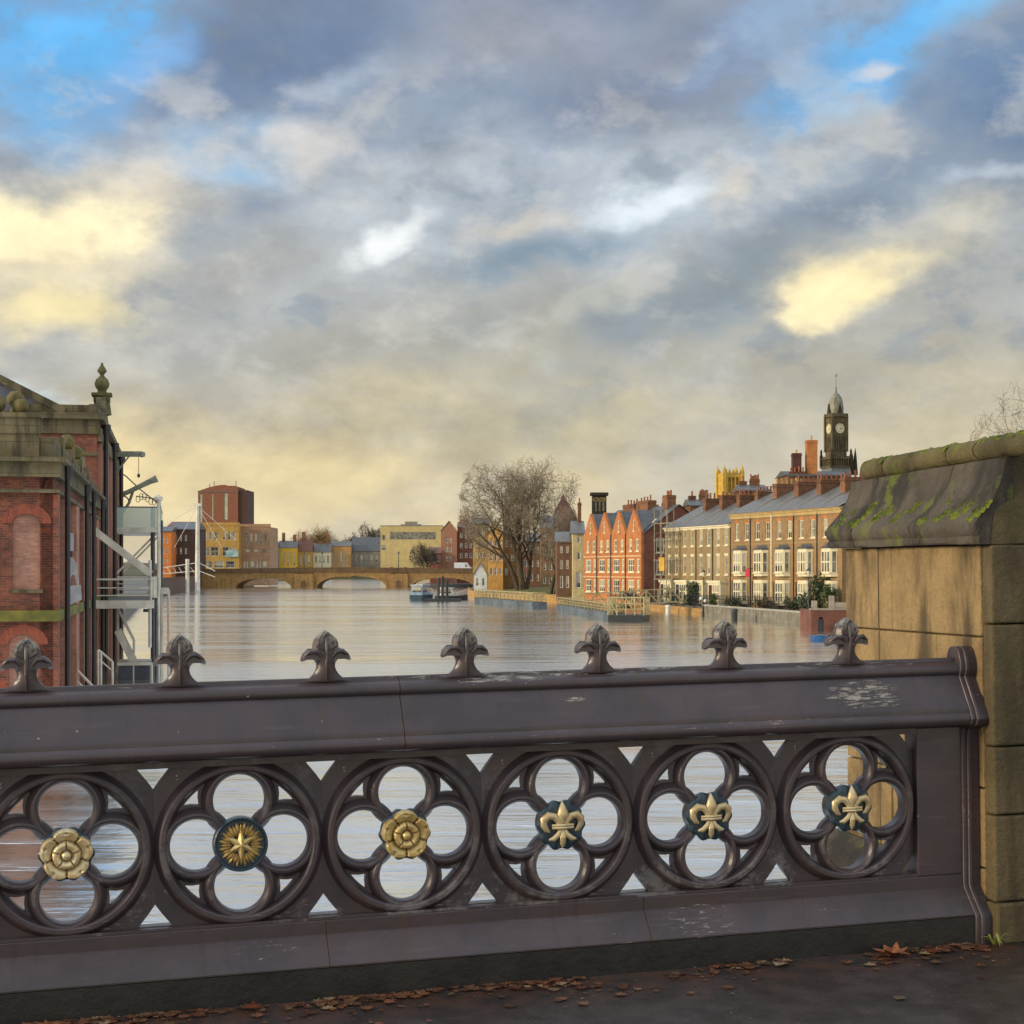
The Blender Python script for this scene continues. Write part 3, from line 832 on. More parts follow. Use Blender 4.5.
# moss cushions
mm = MB()
def slope_pt(y, q):        # point on the coping slope, q 0 lip .. 1 top
    k = 7 + q * 7; i = int(k); f = k - i
    a, b = prof[i], prof[min(i + 1, len(prof) - 1)]
    return Vector((a[0] + (b[0] - a[0]) * f, y, a[1] + (b[1] - a[1]) * f))
NS = Vector((-.80, 0, .60))
def cushion(p, r, nrm=NS):
    nrm = nrm.normalized(); t1 = nrm.cross(Vector((0, 1, 0))).normalized(); t2 = nrm.cross(t1)
    n_, m_ = 12, 5; sd_ = rnd.uniform(0, 50)
    vs = []
    for i in range(n_):
        a = 2 * PI * i / n_
        for j in range(m_ + 1):
            q = j / m_; k = 1 + .35 * noise.noise((math.cos(a) * 1.2 + sd_, math.sin(a) * 1.2, q))
            rr = r * q * k; h = r * .42 * (1 - q * q) * (1 + .5 * noise.noise((math.cos(a) * q * 3, math.sin(a) * q * 3, sd_))) - .002 * (j == m_)
            vs.append(p + t1 * (math.cos(a) * rr) + t2 * (math.sin(a) * rr) + nrm * h)
    mm.add(vs, [(i * (m_ + 1) + j, ((i + 1) % n_) * (m_ + 1) + j, ((i + 1) % n_) * (m_ + 1) + j + 1, i * (m_ + 1) + j + 1) for i in range(n_) for j in range(m_)])
    for _ in range(int(1800 * r)):
        a = rnd.uniform(0, 2 * PI); q = math.sqrt(rnd.random()) * .95
        c = p + t1 * (math.cos(a) * r * q) + t2 * (math.sin(a) * r * q) + nrm * (r * .40 * (1 - q * q))
        w_ = Vector((rnd.gauss(0, 1), rnd.gauss(0, 1), rnd.gauss(0, 1))).normalized() * .0016
        mm.add([c - w_, c + w_, c + nrm * rnd.uniform(.003, .006) + Vector((rnd.gauss(0, .002), rnd.gauss(0, .002), 0))], [(0, 1, 2)])
for (y_, q0, q1, wd_) in ((.885, .10, .62, .020), (.93, .12, .30, .022), (.74, .25, .45, .022), (.66, .36, .54, .020), (.53, .14, .42, .024), (.43, .34, .60, .024), (.155, .46, .66, .024), (.03, .18, .60, .050), (-.05, .30, .72, .045), (.13, .18, .40, .036),
                         (1.04, .18, .34, .018), (1.10, .34, .46, .016), (-.12, .12, .5, .03), (.28, .10, .22, .018), (1.0, .40, .5, .014)):
    nn_ = int(9 + (q1 - q0) * 60 * wd_ / .022)
    for _ in range(nn_):
        q = rnd.uniform(q0, q1)
        cushion(slope_pt(y_ - .10 * (q - q0) + rnd.gauss(0, wd_ * .7), q), rnd.uniform(.007, .017))
for _ in range(170):
    y_ = rnd.uniform(-.6, YB - .05); a = rnd.uniform(R(50), R(150)); rr = .047
    if noise.noise((y_ * 3.5, 4, 1)) > -.2:
        cushion(Vector((SP + .112 + rr * math.cos(a), y_, zr + TILT(y_) + rr * math.sin(a))), rnd.uniform(.008, .016), Vector((math.cos(a), 0, math.sin(a))))
def moss_mat():
    m, t, b = newmat('moss_green')
    n = t.noise(t.coord(), 14, 5, .6)
    t.put(b.inputs['Base Color'], t.mix(t.step(n, .35, .65), S(110, 120, 38), S(70, 80, 30))); b.inputs['Roughness'].default_value = .95
    return m
tag(mm.build('moss', moss_mat(), pier), kind='stuff')
# lower pier, towards the water, with a string course
lp = MB()
lp.box(SP + .012, SP + 3, .20, YB + .02, -3.6, -.062)
lp.build('lower_shaft', m_stone, pier, bevel=.02)
sc_ = [(SP - .10, -.03), (SP - .13, .03), (SP - .13, .07), (SP - .02, .15), (SP + .3, .16), (SP + .3, -.05), (SP - .02, -.06)]
MB().prism([(a, b + .10 - .0) for a, b in sc_], .30, YB + .13, 'y').build('string_course', m_cope, pier, bevel=.01)

# fallen leaves along the foot of the parapet
m_leaf = mat('wet_brown_leaf', S(122, 62, 34), S(86, 42, 24), 40, .4, .001)
m_leaf2 = mat('orange_brown_leaf', S(156, 98, 62), S(112, 64, 40), 40, .55, .001)
def leaf(mb, c, size, yaw, curl=.3, lift=0.0):
    ol = [(0, -1), (.18, -.55), (.62, -.62), (.50, -.25), (.95, .05), (.52, .18), (.62, .62), (.25, .5), (0, 1.0), (-.25, .5), (-.62, .62), (-.52, .18), (-.95, .05), (-.50, -.25), (-.62, -.62), (-.18, -.55)]
    ca, sa = math.cos(yaw), math.sin(yaw)
    vs = [Vector(c) + Vector((0, 0, .004 + lift))]
    for x, y in ol:
        z = .004 + lift + size * curl * (x * x * .7 + .3 * rnd.uniform(0, 1) * abs(y))
        vs.append(Vector(c) + Vector(((x * ca - y * sa) * size, (x * sa + y * ca) * size, z)))
    n = len(ol)
    mb.add(vs, [(0, 1 + i, 1 + (i + 1) % n) for i in range(n)])
lit = MB()
for _ in range(2600):
    y_ = -.150 - abs(rnd.gauss(0, .06 if rnd.random() < .75 else .22)); s_ = rnd.uniform(-1.7, 3.8)
    if noise.noise((s_ * 2.2, y_ * 3, 5)) < rnd.uniform(-.35, .15): continue
    leaf(lit, (s_, y_, .0), rnd.choice((.005, .006, .008, .010, .014, .020, .030)), rnd.uniform(0, 6.3), rnd.uniform(.02, .45))
m_lit, tl_, bl_ = newmat('leaf_litter_mixed')
rp_ = tl_.new('ShaderNodeValToRGB'); tl_.put(rp_.inputs[0], tl_.new('ShaderNodeNewGeometry').outputs['Random Per Island'])
for _k, (_p, _c) in enumerate(((0, (.045, .022, .014, 1)), (.35, (.12, .045, .022, 1)), (.6, (.19, .075, .035, 1)), (.85, (.075, .05, .03, 1)), (1, (.30, .20, .11, 1)))):
    _e = rp_.color_ramp.elements[_k] if _k < 2 else rp_.color_ramp.elements.new(_p)
    _e.position = _p; _e.color = _c
tl_.put(bl_.inputs['Base Color'], rp_.outputs[0]); bl_.inputs['Roughness'].default_value = .4
lo = lit.build('leaf_litter', m_lit); lo.matrix_world = PM; tag(lo, kind='stuff')
def one_leaf(s_, y_, size, yaw, curl, m, label):
    mb = MB(); leaf(mb, (0, 0, 0), size, yaw, curl)
    o = mb.build('fallen_leaf', m); o.matrix_world = PM @ Matrix.Translation((s_, y_, .004))
    tag(o, label, 'leaf')
one_leaf(s_of(866), -.215, .080, .75, .62, m_leaf2, 'large curled orange-brown leaf lying under the last fleur-de-lis of the parapet')
one_leaf(s_of(905), -.23, .045, 1.9, .1, m_leaf, 'flat dark red leaf between the curled leaf and the weed tuft')
one_leaf(s_of(50), -.215, .06, 2.6, .35, m_leaf2, 'brown leaf in the bottom left corner by the parapet foot')
one_leaf(s_of(755), -.235, .035, 2.2, .45, mat('pale_leaf', S(150, 132, 110), S(110, 92, 74), 40, .6), 'small pale crumpled leaf below the fifth quatrefoil')
one_leaf(s_of(245), -.20, .05, 1.2, .35, m_leaf, 'reddish brown leaf below the blue and gold star boss')
wd_ = MB()
for k in range(11):
    a = rnd.uniform(0, 2 * PI); l = rnd.uniform(.05, .11); w_ = .006
    p1 = Vector((math.cos(a) * l * .4, math.sin(a) * l * .4, l * rnd.uniform(.35, .7))); p2 = Vector((math.cos(a) * l * .9, math.sin(a) * l * .9, l * rnd.uniform(.05, .6)))
    n_ = Vector((-math.sin(a), math.cos(a), 0)) * w_
    wd_.add([-n_ * .5, n_ * .5, p1 + n_, p1 - n_, p2], [(0, 1, 2, 3), (3, 2, 4)])
wo = wd_.build('weed', mat('weed_green', S(150, 148, 66), S(104, 112, 44), 30, .6)); wo.matrix_world = PM @ Matrix.Translation((s_of(968), -.20, -.002))
tag(wo, 'small yellow-green weed tuft growing where the parapet meets the stone pier', 'weed')
# ================================================================ buildings: helpers
m_glass = glass()
m_glass_warm = glass('window_glass_warm', (.05, .045, .035, 1), (.22, .19, .12, 1))
m_cream = mat('cream_paint', S(232, 220, 182), S(214, 202, 164), 2, .55, var=.05)
m_white = mat('white_paint', S(226, 224, 214), S(206, 204, 194), 2, .5, var=.06)
m_white_steel = mat('white_painted_steel', S(236, 228, 208), S(208, 200, 182), 1.6, .45, var=.14)
m_black = mat('black_iron', (.018, .018, .02, 1), (.03, .03, .03, 1), 4, .45)
m_dark = mat('dark_lead', (.06, .065, .075, 1), (.10, .10, .105, 1), 2, .5)
m_brown = brick('brown_brick', S(172, 134, 86), S(150, 114, 72), S(152, 128, 92), dirt=.18)
m_brown2 = brick('olive_brown_brick', S(168, 142, 96), S(148, 122, 80), S(150, 134, 100), dirt=.16)
m_orange = brick('orange_brick', S(200, 122, 58), S(176, 98, 48), S(186, 140, 92), dirt=.2)
m_red = brick('red_brick', S(142, 82, 60), S(120, 66, 50), S(132, 100, 80), dirt=.25)
m_stack = brick('stack_brick', S(150, 98, 64), S(122, 80, 54), S(124, 98, 72), dirt=.35)
m_pot = mat('clay_pot', S(168, 108, 72), S(138, 84, 58), 3, .8)
m_pot2 = mat('buff_pot', S(214, 176, 100), S(190, 150, 84), 3, .8)
m_slate = slate('grey_slate', S(116, 111, 106), S(92, 90, 90))
m_slate_b = slate('blue_slate', S(98, 98, 100), S(80, 82, 86), streak=(.16, .16, .15, 1))
m_tile = slate('clay_tile', S(128, 78, 58), S(108, 64, 48), streak=(.12, .08, .06, 1))

WP = {}
def window(parent, x, z, w, h, nx=2, nz=2, y=0.0, frame=None, bar=.045, border=.09, sill=True, rot=0.0, pane_mat=None, dep=.06):
    """sash window: frame part with a pane sub-part; (x, z) is the middle of its foot, outside face at y"""
    frame = frame or m_white; pane_mat = pane_mat or m_glass
    key = (round(w, 2), round(h, 2), nx, nz, frame.name, border, sill, pane_mat.name, bar, dep)
    if key not in WP:
        mb = MB(); b = border
        mb.box(-w / 2, -w / 2 + b, -.03, dep, 0, h); mb.box(w / 2 - b, w / 2, -.03, dep, 0, h)
        mb.box(-w / 2 + b, w / 2 - b, -.028, dep, 0, b * 1.2); mb.box(-w / 2 + b, w / 2 - b, -.028, dep, h - b, h)
        for i in range(1, nx):
            c = -w / 2 + b + (w - 2 * b) * i / nx; mb.box(c - bar / 2, c + bar / 2, -.012, dep - .01, b * 1.2, h - b)
        for i in range(1, nz):
            c = b + (h - 2 * b) * i / nz; mb.box(-w / 2 + b, w / 2 - b, -.016, dep - .012, c - bar / 2, c + bar / 2)
        if sill: mb.box(-w / 2 - .10, w / 2 + .10, -.13, .0, -.10, .002)
        o = mb.build('window', frame, parent)
        MB().add([(-w / 2 + b, .018, b), (w / 2 - b, .018, b), (w / 2 - b, .018, h - b), (-w / 2 + b, .018, h - b)], [(0, 1, 2, 3)]).build('pane', pane_mat, o)
        WP[key] = o
    else: o = copy_tree(WP[key], parent)
    o.location = (x, y, z) if not rot else o.location
    o.rotation_euler = (0, 0, rot)
    return o

def rect(x0, x1, z0, z1): return [(x0, z0), (x1, z0), (x1, z1), (x0, z1)]
def frame_mtx(p, e1):
    e1 = Vector((e1[0], e1[1], 0)).normalized(); yl = Vector((0, 0, 1)).cross(e1)
    return Matrix(((e1.x, yl.x, 0, p[0]), (e1.y, yl.y, 0, p[1]), (0, 0, 1, p[2]), (0, 0, 0, 1)))

def chimney(parent, x0, x1, y0, y1, z0, z1, pots=5, m=None, pm=None, name='chimney'):
    mb = MB().box(x0, x1, y0, y1, z0, z1)
    mb.box(x0 - .07, x1 + .07, y0 - .07, y1 + .07, z1 - .28, z1 - .12).box(x0 - .04, x1 + .04, y0 - .04, y1 + .04, z1 + .001, z1 + .07)
    c = mb.build(name, m or m_stack, parent)
    if pots:
        for k in range(pots):
            along = (y1 - y0) >= (x1 - x0)
            t = (k + .5) / pots
            px, py = ((x0 + x1) / 2, y0 + (y1 - y0) * t) if along else (x0 + (x1 - x0) * t, (y0 + y1) / 2)
            hh = rnd.uniform(.45, .75)
            p = MB().lathe([(0, 0), (.14, 0), (.15, .05), (.115, .08), (.10, hh - .1), (.13, hh - .06), (.13, hh), (.08, hh), (.08, hh - .1), (0, hh - .1)], (px, py, z1 + .06), 10).build('chimney_pot', pm if pm and k % 3 else (pm or m_pot), c)
    return c

# ---------------------------------------------------------------- the terraces on the right bank
ST = 1.0
Pn, Pf = Vector((32.1, 155.6)), Vector((24.2, 177.0))
e_n = (Pn - Pf).normalized(); LN = (Pn - Pf).length; wN = LN / 5
nlab = ['brown terraced house at the far end of the taller row, beside the lower olive row',
        'brown terraced house with a small red sign beside its first-floor bay',
        'brown terraced house to the right of the long cream drainpipe',
        'brown terraced house directly behind the tall black street lamp',
        'brown terraced house at the near end of the row, with ivy at its foot']
def near_house(i):
    p = Pf + e_n * (wN * i)
    t = empty('terraced_house', nlab[i], 'house', mtx=frame_mtx((p.x, p.y, ST), e_n), group='taller brown terrace with cream bays')
    w, he, dp, rh = wN, 10.2, 10.4, 2.55
    wins = [(1.50, 7.25), (3.66, 7.25)]
    holes = [rect(x - .42, x + .42, z, z + 1.85) for x, z in wins] + [rect(.28, 1.18, .25, 2.75)]
    wl = MB().plate(rect(.0, w, -.6, he), holes, 0, .3)
    wl.box(.0, .25, .301, dp, -.6, he); wl.box(w - .25, w, .301, dp, -.6, he); wl.box(.26, w - .26, dp - .3, dp - .01, -.6, he)
    if i == 4: wl.prism([(0.0, he), (dp, he), (dp / 2, he + rh)], w - .24, w, 'x')
    wall = wl.build('wall', m_brown, t)
    for x, z in wins:
        window(t, x, z, .84, 1.85, 2, 2, y=.10, frame=m_cream)
        MB().prism([(x - .56, z + 1.86), (x + .56, z + 1.86), (x + .50, z + 2.02), (x + .3, z + 2.16), (x, z + 2.22), (x - .3, z + 2.16), (x - .50, z + 2.02)], -.012, .2, 'y').build('brick_arch', m_orange, t)
    # bays
    for z0, z1, frm in ((.30, 2.95, m_cream), (3.35, 6.15, m_cream)):
        bx = 2.62
        pl = [(bx - 1.18, .02), (bx - .86, -.62), (bx + .86, -.62), (bx + 1.18, .02)]
        bay = MB().prism(pl, z0, z1, 'z').build('bay', m_cream, t)
        hh = z1 - z0 - .62
        win = window(bay, bx, z0 + .36, 1.62, hh, 3, 2, y=-.66, frame=m_cream, border=.11, bar=.15, dep=.05)
        for s in (-1, 1):
            a = math.atan2(.64, .32)
            wn = window(bay, 0, 0, .52, hh, 1, 2, frame=m_cream, border=.07, dep=.05, sill=False)
            wn.location = (bx + s * 1.045, -.325, z0 + .36); wn.rotation_euler = (0, 0, s * a)
    MB().prism([(2.62 - 1.3, .0), (2.62 - .95, -.74), (2.62 + .95, -.74), (2.62 + 1.3, .0)], 6.152, 6.26, 'z').prism([(2.62 - 1.2, .0), (2.62 - .8, -.6), (2.62 + .8, -.6), (2.62 + 1.2, .0)], 6.261, 6.36, 'z').prism([(2.62 - .9, .0), (2.62 - .55, -.35), (2.62 + .55, -.35), (2.62 + .9, .0)], 6.361, 6.62, 'z').build('bay_roof', m_dark, t)
    dd = MB().box(.28, 1.18, .12, .18, .25, 2.2).build('door', mat('door_%d' % i, *[(S(120, 40, 30),), (S(30, 40, 52),), (S(36, 52, 40),), (S(58, 34, 28),), (S(26, 28, 34),)][i]), t)
    MB().box(.34, 1.12, .13, .15, 2.24, 2.7).build('fanlight', m_glass, dd)
    MB().prism([(.12, 2.76), (1.34, 2.76), (1.28, 2.95), (.73, 3.2), (.18, 2.95)], -.02, .2, 'y').build('door_arch', m_orange, t)
    MB().box(.002, w - .002, -.03, -.001, 3.02, 3.22).build('string_course', m_brown2, t); MB().box(.002, w - .002, -.035, -.001, 6.72, 6.86).build('string_course', m_brown2, t)
    MB().box(0, w, -.10, -.001, he - .62, he - .30).box(0, w, -.2, -.001, he - .295, he - .13).box(0, w, -.30, .0, he - .125, he + .03).build('cornice', mat('ochre_cornice', S(196, 168, 110), S(176, 148, 92), 2, .7), t)
    rf = MB()
    rf.add([(0, -.34, he + .031), (w, -.34, he + .031), (w, dp / 2, he + rh), (0, dp / 2, he + rh), (0, dp + .3, he), (w, dp + .3, he)], [(0, 1, 2, 3), (3, 2, 5, 4)])
    rf.add([(0, -.34, he - .05), (w, -.34, he - .05), (w, -.34, he + .031), (0, -.34, he + .031)], [(0, 1, 2, 3)])
    ro = rf.build('roof', m_slate, t)
    sl = rh / (dp / 2)
    cp = MB().prism([(.6, he + .6 * sl + .03), (dp / 2, he + rh + .03), (dp / 2, he + rh + .2), (.6, he + .6 * sl + .2)], w - .2, w - .01, 'x')
    cp.build('verge', mat('pale_mortar', S(176, 168, 144), S(150, 142, 122), 2, .8), ro)
    chimney(t, w - .62, w + .30, 3.0, 6.6, he + 1.35, he + 3.1, 6, pm=[m_pot2, m_pot, m_pot, m_pot, m_pot][i])
    if i in (0, 1, 2, 3): 
        o = MB().tube([(w - .02, -.06, .1), (w - .02, -.06, he - .4)], .06 if i != 1 else .09, 6).build('drainpipe', m_cream if i == 1 else m_black, t)
    return t
for i in range(5): near_house(i)

Pg = Vector((18.55, 194.0)); e_f = (Pf - Pg).normalized(); LF = (Pf - Pg).length; wF = LF / 4
flab = ['olive brick terraced house behind the scaffolding at the far end of the lower row',
        'olive brick terraced house with a cream ground-floor bay, next to the scaffolded house',
        'olive brick terraced house with the dark round bush in front of its cream bay',
        'olive brick terraced house that joins the taller brown terrace']
for i in range(4):
    p = Pg + e_f * (wF * i)
    w, he, dp, rh = wF, 9.1, 9.5, 2.7
    t = empty('terraced_house', flab[i], 'house', mtx=frame_mtx((p.x, p.y, ST), e_f), group='lower olive brick terrace')
    ws = [(w * .28, 6.75, 1.95), (w * .74, 6.75, 1.95), (w * .28, 3.45, 2.2), (w * .74, 3.45, 2.2)]
    wl = MB().plate(rect(0, w, -.6, he), [rect(x - .4, x + .4, z, z + h) for x, z, h in ws], 0, .3)
    wl.box(0, .25, .301, dp, -.6, he).box(w - .25, w, .301, dp, -.6, he).box(.26, w - .26, dp - .3, dp - .01, -.6, he)
    wl.build('wall', m_brown2, t)
    for x, z, h in ws:
        window(t, x, z, .8, h, 2, 2, y=.07, frame=m_cream, border=.12)
        MB().box(x - .5, x + .5, -.02, .15, z + h + .001, z + h + .2).build('lintel', m_cream, t)
    bx = w * .47
    bay = MB().box(bx - 1.62, bx + 1.62, -.9, -.001, .1, 2.55).box(bx - 1.75, bx + 1.75, -1.02, -.001, 2.551, 2.82).build('bay', m_cream, t)
    window(bay, bx + .55, .62, 1.7, 1.75, 3, 2, y=-.94, frame=m_cream, border=.1, bar=.13, dep=.05)
    MB().box(bx - 1.35, bx - .55, -.93, -.901, .15, 2.3).build('door', mat('house_door_%d' % i, *[(S(70, 50, 36),), (S(34, 46, 60),), (S(40, 54, 44),), (S(90, 36, 30),)][i]), t)
    MB().box(0, w, -.12, -.001, he - .42, he - .2).box(0, w, -.3, 0, he - .19, he + .03).build('cornice', m_cream, t)
    rf = MB().add([(0, -.34, he + .031), (w, -.34, he + .031), (w, dp / 2, he + rh), (0, dp / 2, he + rh), (0, dp + .3, he), (w, dp + .3, he)], [(0, 1, 2, 3), (3, 2, 5, 4)])
    rf.add([(0, -.34, he - .05), (w, -.34, he - .05), (w, -.34, he + .031), (0, -.34, he + .031)], [(0, 1, 2, 3)])
    ro = rf.build('roof', m_slate, t)
    sl = rh / (dp / 2)
    MB().prism([(.1, he + .1 * sl + .06), (dp / 2, he + rh + .03), (dp / 2, he + rh + .2), (.1, he + .1 * sl + .22)], w - .18, w - .01, 'x').build('verge', MATS['pale_mortar'], ro)
    chimney(t, w - .55, w + .25, 3.2, 6.4, he + 1.3, he + 3.35 + .2 * (i % 2), 6 if i != 3 else 8)
    MB().tube([(w - .03, -.06, .1), (w - .03, -.06, he - .4)], .055, 6).build('drainpipe', m_black, t)

# scaffolding on the first house of the lower row
sc = empty('scaffold', 'steel tube scaffold standing against the far end of the lower brick row', 'scaffold', mtx=frame_mtx((Pg.x, Pg.y, ST), e_f))
m_tube = mat('scaffold_tube', S(176, 164, 136), S(142, 132, 110), 4, .5)
sm = MB()
for xx in (-.2, 1.6, 3.4, 5.0):
    for yy in (-1.3, -.35): sm.tube([(xx, yy, 0), (xx, yy, 11.2 if xx < 4 else 9)], .05, 5)
for zz in (2.9, 5.2, 7.6, 9.6):
    for yy in (-1.3, -.35): sm.tube([(-.4, yy, zz), (5.2, yy, zz)], .04, 5)
    for xx in (-.2, 1.6, 3.4, 5.0): sm.tube([(xx, -1.4, zz), (xx, -.2, zz)], .035, 5)
sm.tube([(-.2, -1.3, 2.9), (3.4, -1.3, 7.6)], .04, 5).tube([(1.6, -1.3, 5.2), (5, -1.3, 9.6)], .04, 5)
sm.build('tubes', m_tube, sc)
MB().box(-.3, 5.1, -1.25, -.4, 2.93, 2.98).box(-.3, 5.1, -1.25, -.4, 8.43, 8.48).build('deck_boards', mat('scaffold_board', S(120, 98, 66), S(92, 76, 54), 3, .8), sc)
MB().box(1.3, 2.9, -1.38, -1.33, 3.9, 5.5).build('banner', mat('yellow_banner', S(216, 168, 52), S(190, 142, 46), 2, .6), sc)
# small red sign
rs = empty('hanging_sign', 'small bright red sign hung beside a first-floor bay of the brown terrace', 'sign', mtx=frame_mtx((Pf.x + e_n.x * wN * 1.12, Pf.y + e_n.y * wN * 1.12, ST), e_n))
MB().box(-.05, .85, -.95, -.88, 3.25, 4.1).build('board', mat('red_sign', S(214, 44, 56), S(196, 40, 52), 2, .5), rs, bevel=.05)
MB().beam((.4, 0, 4.15), (.4, -.95, 4.15), .05).build('bracket', m_black, rs)

# ---------------------------------------------------------------- gabled red brick building
Pc, Pd = Vector((16.4, 203.0)), Vector((10.0, 223.0))
e_g = (Pc - Pd).normalized(); LG = (Pc - Pd).length; wg = LG / 4
gb = empty('gabled_brick_building', 'four-gabled orange brick building with a blue slate roof beside the lower brick row', 'building', mtx=frame_mtx((Pd.x, Pd.y, ST), e_g))
holes, wins = [], []
for k in range(4):
    c = wg * k
    for z, h in ((6.4, 1.6),):
        for fx in (.30, .74): wins.append((c + wg * fx, z, .95, h, 2))
    for z, h in ((3.7, 1.75), (1.0, 1.75)):
        wins.append((c + wg * .34, z, 2.1, h, 3)); wins.append((c + wg * .80, z, .85, h, 2))
    wins.append((c + wg * .5, 9.0, .5, 1.5, 1))
outer = [(0, -.6), (LG, -.6)]
top = []
for k in range(4):
    c = wg * k
    top += [(c, 8.6), (c + .15, 8.6), (c + .18, 8.9), (c + wg / 2 - .1, 11.75), (c + wg / 2 + .1, 11.75), (c + wg - .18, 8.9), (c + wg - .15, 8.6)]
outer += [(LG, 8.6)] + top[::-1]
MB().plate(outer, [rect(x - w / 2, x + w / 2, z, z + h) for x, z, w, h, n in wins], 0, .35).build('front_wall', m_orange, gb)
for x, z, w, h, n in wins:
    window(gb, x, z, w, h, n, 2, y=.08, frame=m_cream, border=.13, bar=.09)
m_ps = mat('pale_string', S(220, 180, 130), S(200, 160, 112), 2, .8)
for za_, zb_ in ((5.72, 5.9), (3.0, 3.16)): MB().box(0, LG, -.05, -.001, za_, zb_).build('string_course', m_ps, gb)
MB().box(0, LG, -.06, -.001, -.4, .5).build('base_course', m_orange, gb)
for k in range(3): MB().tube([(wg * (k + 1), -.07, .2), (wg * (k + 1), -.07, 8.7)], .07, 6).build('drainpipe', m_black, gb)
swh = [rect(a - .55, a + .55, z, z + h) for a, z, h in ((2.6, 6.2, 1.9), (2.6, 3.4, 1.9))]
sw = MB().plate(rect(.351, 10, -.6, 8.6), swh, 0, .3)
sw.v = [(LG - .0 - y, x, z) for x, y, z in sw.v]
sw.box(0, .3, .352, 10, -.6, 8.6).box(.31, LG - .31, 9.7, 9.99, -.6, 8.6)
sw.prism([(.36, 8.601), (10, 8.601), (5.2, 12.3)], LG - .3, LG - .001, 'x')
sw.build('side_wall', m_red, gb)  # side away from the sun: its shade is put in as a darker brick
for a, z, h in ((2.6, 6.2, 1.9), (2.6, 3.4, 1.9)):
    wn = window(gb, 0, 0, 1.1, h, 2, 2, frame=m_cream, border=.1)
    wn.location = (LG - .07, a, z); wn.rotation_euler = (0, 0, R(90))
rf = MB().add([(-.2, .2, 8.65), (LG + .25, .2, 8.65), (LG + .25, 5.2, 12.4), (-.2, 5.2, 12.4), (-.2, 10.3, 8.6), (LG + .25, 10.3, 8.6)], [(0, 1, 2, 3), (3, 2, 5, 4)])
for k in range(4):
    c = wg * k
    rf.add([(c + .1, .1, 8.72), (c + wg / 2, .1, 11.72), (c + wg - .1, .1, 8.72), (c + wg / 2, 4.4, 11.72)], [(0, 1, 3), (1, 2, 3)])
ro = rf.build('roof', m_slate_b, gb)
MB().add([(LG - 1.6, 1.9, 10.02), (LG - .9, 1.9, 10.02), (LG - .9, 2.6, 10.55), (LG - 1.6, 2.6, 10.55)], [(0, 1, 2, 3)]).build('skylight', m_white, ro)
for x0, x1, zt in ((wg * .7, wg * 1.5, 12.9), (wg * 1.6, wg * 2.4, 13.2), (LG - 3.4, LG - 1.9, 13.6)):
    chimney(gb, x0, x1, 4.4, 5.6, 11.4, zt, 4)

# dark louvred tower and the church roof behind it
def block(name, label, cat, x0, x1, yt, Y, wallm, depth=9, zb=.9, rows=(), roof=None, rh=0, group=None, yaw=0, frame=None, pane=None, nx=1, nz=1, border=.10, roofm=None, side=None, stacks=(), par=0.3):
    """building whose front spans the survey columns x0..x1 at distance Y, top of wall at row yt"""
    a = W(x0, yt, Y); b = W(x1, yt, Y); w = b.x - a.x; he = a.z - zb; k = Y / F
    t = empty(name, label, cat, loc=(a.x, Y, zb), rz=R(yaw), group=group)
    holes, ws = [], []
    for (ya, yb, cols) in rows:
        for (ca, cb) in cols:
            xa, xb = (ca - x0) * k, (cb - x0) * k
            za, zb2 = H + (HY - yb) * k - zb, H + (HY - ya) * k - zb
            holes.append(rect(xa, xb, za, zb2)); ws.append((xa, xb, za, zb2))
    wl = MB()
    if roof == 'gable':
        outer = [(0, -.5), (w, -.5), (w, he), (w / 2, he + rh * k), (0, he)]
    else: outer = rect(0, w, -.5, he)
    wl.plate(outer, holes, 0, .4)
    wl.box(.001, .4, .401, depth, -.5, he).box(w - .4, w - .001, .401, depth, -.5, he).box(.401, w - .401, depth - .4, depth, -.5, he)
    wl.build('wall', wallm, t)
    for xa, xb, za, zb2 in ws:
        window(t, (xa + xb) / 2, za, xb - xa, zb2 - za, nx, nz, y=.12, frame=frame or m_white, border=min(border, (xb - xa) * .22), sill=False, pane_mat=pane)
    rm = roofm or m_slate
    if roof == 'ridge':
        MB().add([(-.2, -.3, he), (w + .2, -.3, he), (w + .2, depth / 2, he + rh * k), (-.2, depth / 2, he + rh * k), (-.2, depth + .3, he), (w + .2, depth + .3, he), (-.2, -.3, he - .2), (w + .2, -.3, he - .2)],
                 [(0, 1, 2, 3), (3, 2, 5, 4), (0, 3, 4), (1, 5, 2), (6, 7, 1, 0)]).build('roof', rm, t)
    elif roof == 'gable':
        MB().add([(-.25, -.2, he - .1), (w / 2, -.2, he + rh * k + .1), (w + .25, -.2, he - .1), (-.25, depth, he - .1), (w / 2, depth, he + rh * k + .1), (w + .25, depth, he - .1)], [(0, 1, 4, 3), (1, 2, 5, 4)]).build('roof', rm, t)
    elif roof == 'hip':
        i_ = min(w, depth) / 2
        MB().add([(-.3, -.3, he), (w + .3, -.3, he), (w + .3, depth + .3, he), (-.3, depth + .3, he), (i_, i_, he + rh * k), (max(i_, w - i_), i_, he + rh * k), (max(i_, w - i_), depth - i_, he + rh * k), (i_, depth - i_, he + rh * k)],
                 [(0, 1, 5, 4), (1, 2, 6, 5), (2, 3, 7, 6), (3, 0, 4, 7), (4, 5, 6, 7)]).build('roof', rm, t)
    else:
        MB().box(-.15, w + .15, -.15, .5, he + .001, he + par).box(.0, w, .501, depth, he - .4, he + .002).build('roof', rm, t)
    for (ca, cb, yt2, np_) in stacks:
        xa, xb = (ca - x0) * k, (cb - x0) * k
        chimney(t, xa, xb, depth / 2 - .6, depth / 2 + .6, he - .2, H + (HY - yt2) * k - zb, np_)
    return t
